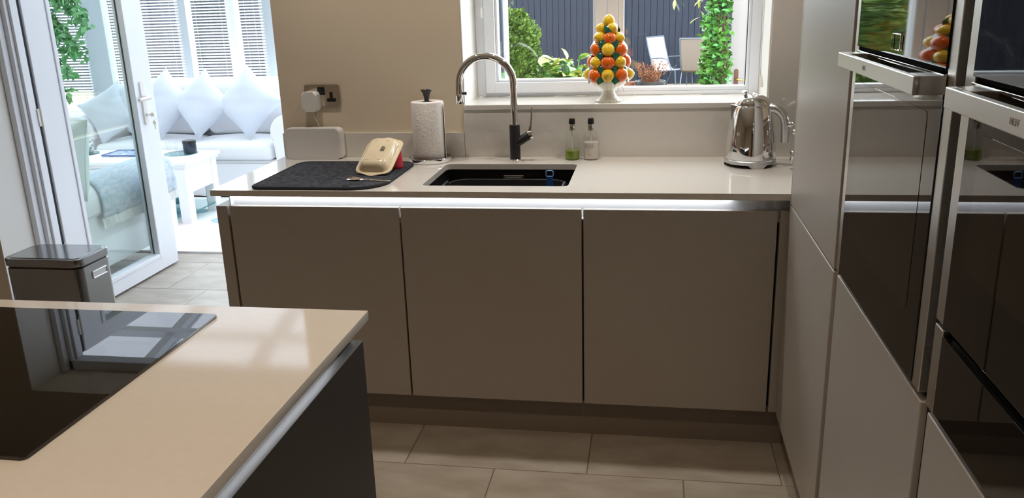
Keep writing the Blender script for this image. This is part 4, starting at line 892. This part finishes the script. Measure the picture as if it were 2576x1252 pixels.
solo('teal_dish', MB().lathe([(0.0001, 0), (0.05, 0), (0.085, 0.035), (0.092, 0.06), (0.086, 0.06), (0.078, 0.036), (0.0001, 0.008)], (-2.62, 3.0, 0.0845), 28, None, 6, 0.06), 'teal', 'teal glass dish on the low shelf of the coffee table', 'dish')
# armchair with its back to the kitchen
AX0, AX1 = -2.98, -2.10
t = thing('armchair', 'white armchair with rolled arm behind the open glazed door', 'armchair', (-2.54, 1.6, 0.0))
part('base', soft_box(AX0 + 0.08, AX1 - 0.06, 1.08, 2.10, 0.11, 0.36, 0.02), 'linen', t)
part('seat_cushion', soft_box(AX0 + 0.23, AX1 - 0.23, 1.34, 2.12, 0.36, 0.48, 0.045, 0.03), 'linen', t)
part('backrest', soft_box(AX0 + 0.06, AX1 - 0.05, 1.02, 1.26, 0.14, 0.82, 0.07), 'linen', t)
part('armrest', rolled_arm(AX0, AX0 + 0.25, 1.10, 2.16, 0.11, 0.60), 'linen', t)
part('armrest', rolled_arm(AX1 - 0.25, AX1, 1.10, 2.16, 0.11, 0.60), 'linen', t)
for x in (AX0 + 0.07, AX1 - 0.13):
    for y in (1.10, 2.05): part('foot', MB().prism([(x, y), (x + 0.05, y), (x + 0.05, y + 0.05), (x, y + 0.05)], 0.0, 0.11), 'white_wood', t)
o = solo('armchair_cushion', pillow_mb(0.21, 0.09, 16, 0.06, 0.04, 9), 'cushion_piped', 'pale green-grey piped cushion leaning on the armchair back', 'cushion', smooth=60)
o.rotation_euler = (Matrix.Rotation(R(-8), 3, 'Z') @ Matrix.Rotation(R(78), 3, 'X')).to_euler(); o.location = (-2.27, 1.44, 0.70)
pp = []
for i in range(64):
    f = i / 16; sd, u = int(f), (f - int(f)) * 2 - 1; s = 0.21
    x, y = [(u, -1), (1, u), (-u, 1), (-1, -u)][sd]; pp.append((x * s * (1 - 0.06 * (1 - y * y)), y * s * (1 - 0.06 * (1 - x * x)), 0))
cz_ = world_off(o); pip = part('piping', MB().tube(pp, 0.004, 6, closed=True), 'cushion_piped', o, local=True); pip.location = (0, 0, 0.09)
# throw draped over the arm
t = thing('fringed_throw', 'grey-blue fringed throw draped over the armchair arm', 'throw', (-2.2, 1.78, 0.30))
w_ = 0.125; cxx = AX1 - 0.125; cz = 0.60 - w_ * 1.05
def arm_pt(s):      # s runs over the arm from the inside to the outside
    if s < 0: return (cxx - w_ * 1.06 - 0.006, cz + s)
    a = math.pi - s / (w_ * 1.06)
    if a >= R(-25): return (cxx + (w_ * 1.06 + 0.006) * math.cos(a), cz + (w_ * 1.05 + 0.006) * math.sin(a))
    s2 = s - (math.pi + R(25)) * w_ * 1.06; p0 = (cxx + (w_ * 1.06 + 0.006) * math.cos(R(-25)), cz + (w_ * 1.05 + 0.006) * math.sin(R(-25)))
    return (p0[0] - 0.002, p0[1] - s2)
NS, NY = 26, 30; vs_, fs_ = [], []
for i in range(NS + 1):
    for j in range(NY + 1):
        s = -0.06 + 0.56 * i / NS; y = 1.40 + 0.74 * j / NY; x, z = arm_pt(s)
        wv = 0.006 * math.sin(j * 1.1 + i * 0.2) * (i / NS); vs_.append((x + abs(wv) + 0.001, y + 0.01 * math.sin(i * 0.5), z + 0.002 * math.sin(j * 0.9)))
for i in range(NS):
    for j in range(NY): a = i * (NY + 1) + j; fs_.append((a, a + 1, a + NY + 2, a + NY + 1))
b = MB().raw(vs_, fs_)
cl = part('cloth', b, 'throw', t, smooth=60)
sd = cl.modifiers.new('thickness', 'SOLIDIFY'); sd.thickness = 0.004; sd.offset = 1
fr_ = MB(); random.seed(5)
for j in range(75):
    y = 1.40 + 0.74 * j / 74; x, z = arm_pt(0.50); x += 0.004
    fr_.raw([(x, y - 0.005, z + 0.004), (x + 0.003, y + 0.006, z + 0.004), (x + random.uniform(0.002, 0.012), y + 0.006 + random.uniform(-0.005, 0.005), z - 0.045 - random.uniform(0, 0.012)), (x + random.uniform(0, 0.006), y - 0.005, z - 0.045 - random.uniform(0, 0.012))], [(0, 1, 2, 3)])
part('fringe', fr_, 'fringe', t, kind='stuff')
# rug with petals
t = thing('floor_rug', 'white rug with pale blue and pink shapes under the coffee table', 'rug', (-2.4, 2.75, 0.0))
part('pile', MB().rbox(-3.5, -1.25, 2.04, 3.48, 0.0005, 0.012, 0.01, 0.003), 'rug', t)
def blob(cx_, cy_, rx, ry, seed, z0=0.0122, z1=0.0132):
    rnd = random.Random(seed); ph = [rnd.uniform(0, 6.3) for _ in range(3)]
    pts = []
    for k in range(28):
        a = 2 * math.pi * k / 28; r = 1 + 0.16 * math.sin(3 * a + ph[0]) + 0.08 * math.sin(5 * a + ph[1]); pts.append((cx_ + rx * r * math.cos(a), cy_ + ry * r * math.sin(a)))
    return MB().prism(pts, z0, z1)
for i, (x, y, rx, ry, m) in enumerate(((-1.95, 2.78, 0.26, 0.22, 'rug_blue'), (-2.36, 2.62, 0.17, 0.12, 'rug_pink'), (-2.75, 2.95, 0.3, 0.2, 'rug_blue'), (-2.85, 2.45, 0.2, 0.13, 'rug_pink'), (-1.60, 2.48, 0.18, 0.12, 'rug_pink'))):
    part('motif', blob(x, y, rx, ry, i), m, t)
# weeping fig
def leaf_mesh(L, Wd, fold=0.25, mname='leaf'):
    p = [(0, 0, 0), (Wd * 0.75, L * 0.28, Wd * fold), (Wd, L * 0.5, Wd * fold), (Wd * 0.6, L * 0.8, Wd * fold * 0.5), (0, L, -L * 0.12), (-Wd * 0.6, L * 0.8, Wd * fold * 0.5), (-Wd, L * 0.5, Wd * fold), (-Wd * 0.75, L * 0.28, Wd * fold), (0, L * 0.5, 0)]
    f = [(0, 1, 8), (1, 2, 8), (2, 3, 8), (3, 4, 8), (4, 5, 8), (5, 6, 8), (6, 7, 8), (7, 0, 8)]
    me = MB().raw(p, f).mesh('leaf', 80); me.materials.append(M[mname]); return me
t = thing('weeping_fig', 'leafy green potted fig seen through the glazed door', 'plant', (-3.95, 3.05, 0.0))
part('pot', MB().lathe([(0.0001, 0), (0.11, 0), (0.15, 0.26), (0.16, 0.28), (0.14, 0.28), (0.0001, 0.25)], (-4.0, 3.2, 0.0005), 32), 'porcelain', t)
part('trunk', MB().tube([(-4.0, 3.2, 0.22), (-3.98, 3.2, 0.7), (-3.86, 3.22, 1.15), (-3.74, 3.25, 1.5), (-3.66, 3.25, 1.8)], [0.014, 0.013, 0.010, 0.008, 0.004], 10), 'bark', t)
M['leaf_pale'] = mat('pale_ficus_leaf', srgb(132, 184, 124), 0.45, col2=srgb(92, 156, 92), vscale=10)
lms = [leaf_mesh(0.075, 0.022, 0.25, 'leaf'), leaf_mesh(0.07, 0.021, 0.3, 'leaf_pale')]
random.seed(21)
brs = [((-3.66, 3.25, 1.70), (-3.35, 3.2, 1.60), (-3.28, 3.18, 1.36)), ((-3.74, 3.25, 1.50), (-3.50, 3.2, 1.42), (-3.33, 3.2, 1.16)), ((-3.86, 3.22, 1.16), (-3.60, 3.15, 1.28), (-3.44, 3.15, 1.02)),
       ((-3.92, 3.21, 0.95), (-3.66, 3.18, 1.10), (-3.50, 3.18, 0.86)), ((-3.72, 3.25, 1.55), (-3.62, 3.3, 1.50), (-3.52, 3.3, 1.16)), ((-3.78, 3.24, 1.40), (-3.72, 3.15, 1.25), (-3.62, 3.12, 0.84)),
       ((-3.68, 3.25, 1.65), (-3.55, 3.3, 1.66), (-3.42, 3.3, 1.46)), ((-3.95, 3.2, 0.85), (-3.85, 3.1, 1.15), (-3.70, 3.1, 1.0)), ((-3.80, 3.23, 1.32), (-3.66, 3.2, 1.46), (-3.52, 3.2, 1.28))]
for p0, p1, p2 in brs:
    pts = []
    for k in range(7):
        f = k / 6; pts.append(Vector(p0) * (1 - f) ** 2 + Vector(p1) * 2 * f * (1 - f) + Vector(p2) * f * f)
    part('branch', MB().tube(pts, [0.004 - 0.0004 * k for k in range(7)], 6), 'bark', t)
    for k in range(32):
        f = 0.12 + 0.88 * k / 31; i = min(int(f * 6), 5); p = pts[i].lerp(pts[i + 1], f * 6 - i)
        d_ = Vector((random.uniform(-1, 1), random.uniform(-1, 0.6), random.uniform(-1.3, 0.1))).normalized()
        q = d_.to_track_quat('Y', 'Z').to_euler()
        s = random.uniform(0.8, 1.25); inst('leaf', random.choice(lms), t, p + d_ * 0.012, q, (s, s, s))

fvs, ffs = [], []
for p0, p1, p2 in brs:
    for k in range(75):
        f = random.uniform(0.05, 1.0); p = Vector(p0) * (1 - f) ** 2 + Vector(p1) * 2 * f * (1 - f) + Vector(p2) * f * f
        p = p + Vector((random.uniform(-.06, .06), random.uniform(-.06, .06), random.uniform(-.06, .05)))
        d_ = Vector((random.uniform(-1, 1), random.uniform(-1, 0.6), random.uniform(-1.3, 0.1))).normalized(); sd_ = d_.cross(Vector((random.uniform(-1, 1), random.uniform(-1, 1), 0.3))).normalized() * 0.02
        i0 = len(fvs); L_ = random.uniform(0.055, 0.085); fvs += [p, p + d_ * L_ * 0.45 + sd_, p + d_ * L_, p + d_ * L_ * 0.45 - sd_]; ffs.append((i0, i0 + 1, i0 + 2, i0 + 3))
part('inner_foliage', MB().raw(fvs, ffs), 'leaf_pale', t, kind='stuff')

# ------------------------------------------------------------------ garden
GZ = -0.37
b = MB().box(-22, 12, 4.51, 22, GZ - 0.1, GZ).box(-0.29, 12, 0.91, 4.51, GZ - 0.1, GZ).box(-22, -4.96, 0.91, 4.51, GZ - 0.1, GZ)
solo('ground', b, 'ground', 'pale garden paving outside the windows', 'ground', kind='structure')
t = thing('garden_fence', 'blue-grey painted board fence at the end of the garden', 'fence', (0, 15.5, GZ))
fm = [MB().box(-0.0595, 0.0595, -0.010, 0.012, 0, h, 0.002, 1).mesh('board') for h in (2.12, 2.13, 2.11)]
for m_ in fm: m_.materials.append(M['fence'])
random.seed(2); x = -21.0
while x < 9.0:
    inst('board', random.choice(fm), t, (x, 15.5 + random.choice((0, 0.004, 0.009)), GZ), (0, 0, random.uniform(-0.02, 0.02))); x += 0.1262
part('backing_panel', MB().box(-21.1, 9.1, 15.522, 15.53, GZ, 1.72), 'fence', t)
part('back_rail', MB().box(-21.1, 9.1, 15.53, 15.57, 0.2, 0.28).box(-21.1, 9.1, 15.53, 15.57, 1.35, 1.43), 'fence', t)
# conifer
def sprigs(b, cx_, cy_, z0, z1, rfun, n, size, rnd):
    vs, fs = [], []
    for i in range(n):
        z = z0 + (z1 - z0) * rnd.random() ** 0.9; a = rnd.uniform(0, 2 * math.pi); r = rfun(z, a) * (1 - 0.28 * rnd.random() ** 2)
        p = Vector((cx_ + r * math.cos(a), cy_ + r * math.sin(a), z)); out = Vector((math.cos(a), math.sin(a), rnd.uniform(0.1, 1.0))).normalized()
        out = (out + Vector((rnd.uniform(-.6, .6), rnd.uniform(-.6, .6), rnd.uniform(-.4, .4)))).normalized()
        sd_ = out.cross(Vector((rnd.uniform(-1, 1), rnd.uniform(-1, 1), rnd.uniform(-1, 1)))).normalized(); L_ = size * rnd.uniform(0.6, 1.4); w_ = L_ * 0.35
        k = len(vs); vs += [p - sd_ * w_ * 0.3, p + out * L_ * 0.55 - sd_ * w_, p + out * L_, p + out * L_ * 0.55 + sd_ * w_]; fs.append((k, k + 1, k + 2, k + 3))
    b.raw(vs, fs)
t = thing('conifer', 'bushy green conifer at the left of the kitchen window view', 'conifer', (-1.12, 8.0, GZ))
rnd = random.Random(4); b = MB()
def rcon(z, a): return (0.62 - 0.20 * max(0, (z - 0.3)) - 0.35 * max(0, z - 1.05)) * (1 + 0.09 * math.sin(3 * a + z * 7) + 0.06 * math.sin(7 * a - z * 11))
sprigs(b, -1.12, 8.0, GZ + 0.1, 1.30, rcon, 16000, 0.05, rnd)
part('foliage', b, 'conifer', t, kind='stuff')
part('inner_branches', MB().lathe([(0.0001, 0), (0.42, 0.1), (0.46, 0.6), (0.34, 1.25), (0.16, 1.55), (0.0001, 1.62)], (-1.12, 8.0, GZ), 18), 'conifer', t)
part('trunk', MB().tube([(-1.12, 8.0, GZ), (-1.12, 8.0, 1.0)], [0.06, 0.03], 8), 'bark', t)
# olive-like shrub above the conifer
t = thing('silver_leaf_shrub', 'silvery narrow-leaved shrub above the conifer', 'shrub', (-1.25, 8.7, GZ))
lsv = leaf_mesh(0.10, 0.013, 0.2, 'leaf_dark'); random.seed(8)
part('stem', MB().tube([(-1.25, 8.7, GZ), (-1.2, 8.7, 0.8), (-1.05, 8.65, 1.75)], [0.03, 0.02, 0.008], 8), 'bark', t)
for k in range(6):
    e = Vector((-1.05 + random.uniform(-0.25, 0.32), 8.65 + random.uniform(-0.2, 0.2), random.uniform(1.3, 1.75))); s0 = Vector((-1.12, 8.67, 1.3 + 0.05 * k))
    part('branch', MB().tube([s0, (s0 + e) / 2 + Vector((0, 0, 0.05)), e], 0.004, 5), 'bark', t)
    for j in range(16):
        p = s0.lerp(e, 0.25 + 0.75 * j / 15) + Vector((0, 0, 0.03)); d_ = Vector((random.uniform(-1, 1), random.uniform(-1, 0.3), random.uniform(-0.8, 0.6))).normalized()
        inst('leaf', lsv, t, p, d_.to_track_quat('Y', 'Z').to_euler())
# hostas
random.seed(14)
hl = [leaf_mesh(0.19, 0.072, 0.3, 'leaf_light'), leaf_mesh(0.18, 0.068, 0.3, 'leaf_yellow'), leaf_mesh(0.13, 0.05, 0.25, 'leaf_light')]
for hx, hy, n, lb in ((-0.52, 7.85, 40, 'broad-leaved yellow-green plant next to the conifer'), (-0.20, 8.0, 46, 'taller broad-leaved variegated plant in the middle of the border'), (0.13, 7.9, 40, 'broad-leaved yellow-green plant behind the fruit tower')):
    t = thing('hosta', lb, 'plant', (hx, hy, GZ))
    for k in range(n):
        a = random.uniform(0, 2 * math.pi); r = random.uniform(0.03, 0.18); top = Vector((hx + r * math.cos(a), hy + r * math.sin(a), random.uniform(0.36, 0.60 if n < 45 else 0.70)))
        if k % 2 == 0: part('stalk', MB().tube([(hx + 0.02 * math.cos(a), hy + 0.02 * math.sin(a), GZ), (hx + r * 0.5 * math.cos(a), hy + r * 0.5 * math.sin(a), (GZ + top.z) / 2 + 0.15), top], 0.006, 5), 'leaf_light', t)
        d_ = Vector((math.cos(a) + random.uniform(-.3, .3), math.sin(a) * 0.7 - 0.5, random.uniform(-0.5, 0.7))).normalized(); s = random.uniform(0.75, 1.25)
        inst('leaf', random.choice(hl), t, top, (d_.to_track_quat('Y', 'Z').to_matrix() @ Matrix.Rotation(random.uniform(-0.6, 0.6), 3, 'Y')).to_euler(), (s, s, s))
# pots
t = thing('planted_pot', 'dark glazed pot with dry red-brown plant by the fence', 'plant pot', (0.79, 9.0, GZ))
part('pot', MB().lathe([(0.0001, 0), (0.15, 0), (0.185, 0.35), (0.195, 0.66), (0.205, 0.68), (0.205, 0.705), (0.185, 0.705), (0.175, 0.66), (0.0001, 0.64)], (0.79, 9.0, GZ), 32), 'pot_blue', t)
b = MB(); random.seed(31)
for k in range(70):
    a = random.uniform(0, 2 * math.pi); r = random.uniform(0.05, 0.24); h = random.uniform(0.12, 0.33)
    p0 = Vector((0.79 + 0.3 * r * math.cos(a), 9 + 0.3 * r * math.sin(a), GZ + 0.63)); p2 = Vector((0.79 + r * math.cos(a), 9 + r * math.sin(a), GZ + 0.64 + h)); pm = (p0 + p2) / 2 + Vector((random.uniform(-.03, .03), 0, 0.03))
    b.tube([p0, pm, p2], [0.005, 0.004, 0.003], 5)
    for q in range(4):
        c = pm.lerp(p2, random.random()); d_ = Vector((random.uniform(-1, 1), random.uniform(-1, 1), random.uniform(-0.3, 1))).normalized() * 0.035; s_ = Vector((d_.z, d_.x, d_.y)) * 0.3; b.raw([c, c + d_ * 0.6 + s_, c + d_, c + d_ * 0.6 - s_], [(0, 1, 2, 3)])
part('dry_stems', b, 'twig', t, kind='stuff')
t = thing('terracotta_pot', 'small terracotta pot beside the dark planted pot', 'plant pot', (0.45, 9.15, GZ))
part('pot', MB().lathe([(0.0001, 0), (0.09, 0), (0.125, 0.52), (0.125, 0.60), (0.135, 0.60), (0.135, 0.68), (0.12, 0.68), (0.115, 0.62), (0.0001, 0.6)], (0.45, 9.15, GZ), 28), 'terracotta', t)
# garden chairs
def garden_chair(label, loc, rzz, fabric):
    t = thing('garden_chair', label, 'garden chair', loc, (0, 0, rzz), group='sling garden chairs by the fence')
    side = [(0.26, 0.40), (0.10, 0.385), (-0.16, 0.36), (-0.235, 0.40), (-0.29, 0.52), (-0.38, 0.80), (-0.43, 1.0)]
    for y in (-0.27, 0.27):
        part('side_rail', MB().tube([(x, y, z) for x, z in side], 0.012, 8), 'chair_frame', t, local=True)
        part('front_leg', MB().tube([(0.27, y, 0.40), (0.30, y, 0.0)], 0.013, 8), 'chair_frame', t, local=True)
        part('rear_leg', MB().tube([(-0.10, y, 0.44), (-0.22, y, 0.30), (-0.36, y, 0.0)], 0.012, 8), 'chair_frame', t, local=True)
        part('armrest', MB().tube([(-0.31, y * 1.05, 0.60), (-0.05, y * 1.06, 0.62), (0.10, y * 1.06, 0.60), (0.20, y * 1.05, 0.40)], 0.012, 8), 'chair_frame', t, local=True)
    for x, z in ((-0.43, 1.0), (0.26, 0.395)): part('cross_bar', MB().tube([(x, -0.27, z), (x, 0.27, z)], 0.012, 8), 'chair_frame', t, local=True)
    vs_ = [(x + dx, y, z + dz) for x, z in side for y in (-0.258, 0.258) for dx, dz in ((0, 0), (0.004, 0.004))]
    fs_ = []
    for k in range(len(side) - 1): a = k * 4; fs_ += [(a, a + 2, a + 6, a + 4), (a + 1, a + 5, a + 7, a + 3)]
    part('sling', MB().raw(vs_, fs_), fabric, t, local=True)
    return t
garden_chair('pale sling garden chair seen from its side by the fence', (1.20, 14.45, GZ), R(-38), 'sling')
garden_chair('sling garden chair seen from behind, its shaded back coloured darker, beside the leafy shrub', (1.68, 14.15, GZ), R(76), 'sling_shaded')
t = thing('garden_table', 'white garden table partly hidden by the leafy shrub', 'garden table', (2.15, 14.7, GZ))
part('top', MB().lathe([(0.0001, 0.68), (0.40, 0.68), (0.41, 0.70), (0.40, 0.715), (0.0001, 0.715)], (2.15, 14.7, GZ), 32), 'white_door', t)
for a in (30, 150, 270): part('leg', MB().tube([(2.15 + 0.1 * math.cos(R(a)), 14.7 + 0.1 * math.sin(R(a)), GZ + 0.68), (2.15 + 0.33 * math.cos(R(a)), 14.7 + 0.33 * math.sin(R(a)), GZ)], 0.014, 8), 'chair_frame', t)
# climbing shrub, leaves as parts
t = thing('leafy_climber', 'bright green leafy shrub in front of the white garden door', 'shrub', (1.45, 4.85, GZ))
random.seed(17); cl_l = [leaf_mesh(0.075, 0.022, 0.3, 'leaf_light'), leaf_mesh(0.065, 0.020, 0.3, 'leaf'), leaf_mesh(0.07, 0.023, 0.25, 'leaf_light')]
b = MB()
for k in range(9): b.tube([(1.43 + 0.02 * k / 9, 4.87, GZ), (1.39 + random.uniform(-0.08, 0.08), 4.85, 0.5), (1.36 + random.uniform(-0.08, 0.06), 4.83, 1.65)], [0.010, 0.007, 0.003], 5)
part('stems', b, 'bark', t)
for k in range(290):
    z = random.uniform(0.35, 1.62); prof = 0.06 + 0.10 * math.sin(max(0, min(1, (1.75 - z) / 1.2)) * 2.4) + 0.02 * math.sin(z * 17)
    x = 1.425 - prof * random.uniform(-0.12, 1.25); y = 4.85 + random.uniform(-0.13, 0.08)
    d_ = Vector((random.uniform(-1, 0.6), random.uniform(-1, 0.2), random.uniform(-0.5, 0.7))).normalized(); s = random.uniform(0.7, 1.3)
    inst('leaf', random.choice(cl_l), t, (x, y, z), (d_.to_track_quat('Y', 'Z').to_matrix() @ Matrix.Rotation(random.uniform(-0.8, 0.8), 3, 'Y')).to_euler(), (s, s, s))
b = MB(); vs_, fs_ = [], []
for k in range(1500):
    z = random.uniform(0.30, 1.66); prof = 0.07 + 0.11 * math.sin(max(0, min(1, (1.75 - z) / 1.2)) * 2.4) + 0.02 * math.sin(z * 17)
    p = Vector((1.428 - prof * random.uniform(-0.08, 1.1), 4.88 + random.uniform(-0.08, 0.08), z)); d_ = Vector((random.uniform(-1, 0.8), random.uniform(-1, 0.4), random.uniform(-0.6, 0.8))).normalized()
    sd_ = d_.cross(Vector((random.uniform(-1, 1), random.uniform(-1, 1), random.uniform(-1, 1)))).normalized() * 0.017; L_ = random.uniform(0.045, 0.075); i0 = len(vs_)
    vs_ += [p, p + d_ * L_ * 0.5 + sd_, p + d_ * L_, p + d_ * L_ * 0.5 - sd_]; fs_.append((i0, i0 + 1, i0 + 2, i0 + 3))
part('inner_foliage', b.raw(vs_, fs_), 'leaf_light', t, kind='stuff')
# hanging twig with long leaves at the top of the view
t = thing('hanging_branch', 'thin branch with long leaves hanging at the top of the window view', 'branch', (1.20, 5.2, 1.3))
part('twig', MB().tube([(1.26, 5.2, 1.95), (1.25, 5.2, 1.6), (1.22, 5.2, 1.38), (1.215, 5.2, 1.22)], [0.006, 0.005, 0.003, 0.002], 6).tube([(1.25, 5.2, 1.6), (1.05, 5.2, 1.5), (0.99, 5.2, 1.40)], [0.004, 0.003, 0.002], 6), 'bark', t)
lh = leaf_mesh(0.12, 0.018, 0.2, 'leaf_dark'); lh2 = leaf_mesh(0.10, 0.016, 0.2, 'leaf_yellow'); random.seed(6)
for p in ((1.25, 5.2, 1.45), (1.24, 5.19, 1.40), (1.23, 5.2, 1.36), (1.22, 5.2, 1.30), (1.215, 5.2, 1.25), (1.26, 5.2, 1.42), (1.28, 5.2, 1.44), (1.0, 5.2, 1.41), (0.99, 5.2, 1.40), (1.01, 5.2, 1.42), (1.20, 5.2, 1.42), (1.27, 5.18, 1.38)):
    d_ = Vector((random.uniform(-1, 1), random.uniform(-0.5, 0.2), random.uniform(-1.2, -0.1))).normalized(); inst('leaf', random.choice((lh, lh, lh2)), t, p, d_.to_track_quat('Y', 'Z').to_euler())
# white outside door with bronze handle
t = thing('garden_door', 'white outside door with bronze handle beyond the kitchen window', 'door', (1.75, 5.02, GZ))
part('slab', MB().box(1.475, 2.10, 5.0, 5.045, GZ + 0.01, 1.75, 0.004).box(1.60, 1.615, 4.994, 5.0, GZ + 0.1, 1.65, 0.002), 'white_door', t)
pl = part('handle_plate', MB().rbox(1.512, 1.545, 0.64, 0.815, 4.990, 5.0, 0.015, 0.002, axis='y'), 'bronze', t)
part('lever', MB().tube([(1.53, 4.992, 0.73), (1.53, 4.955, 0.73), (1.545, 4.95, 0.73), (1.60, 4.95, 0.722), (1.625, 4.95, 0.722), (1.645, 4.95, 0.735)], [0.010, 0.008, 0.007, 0.006, 0.006, 0.005], 10), 'brass', pl)
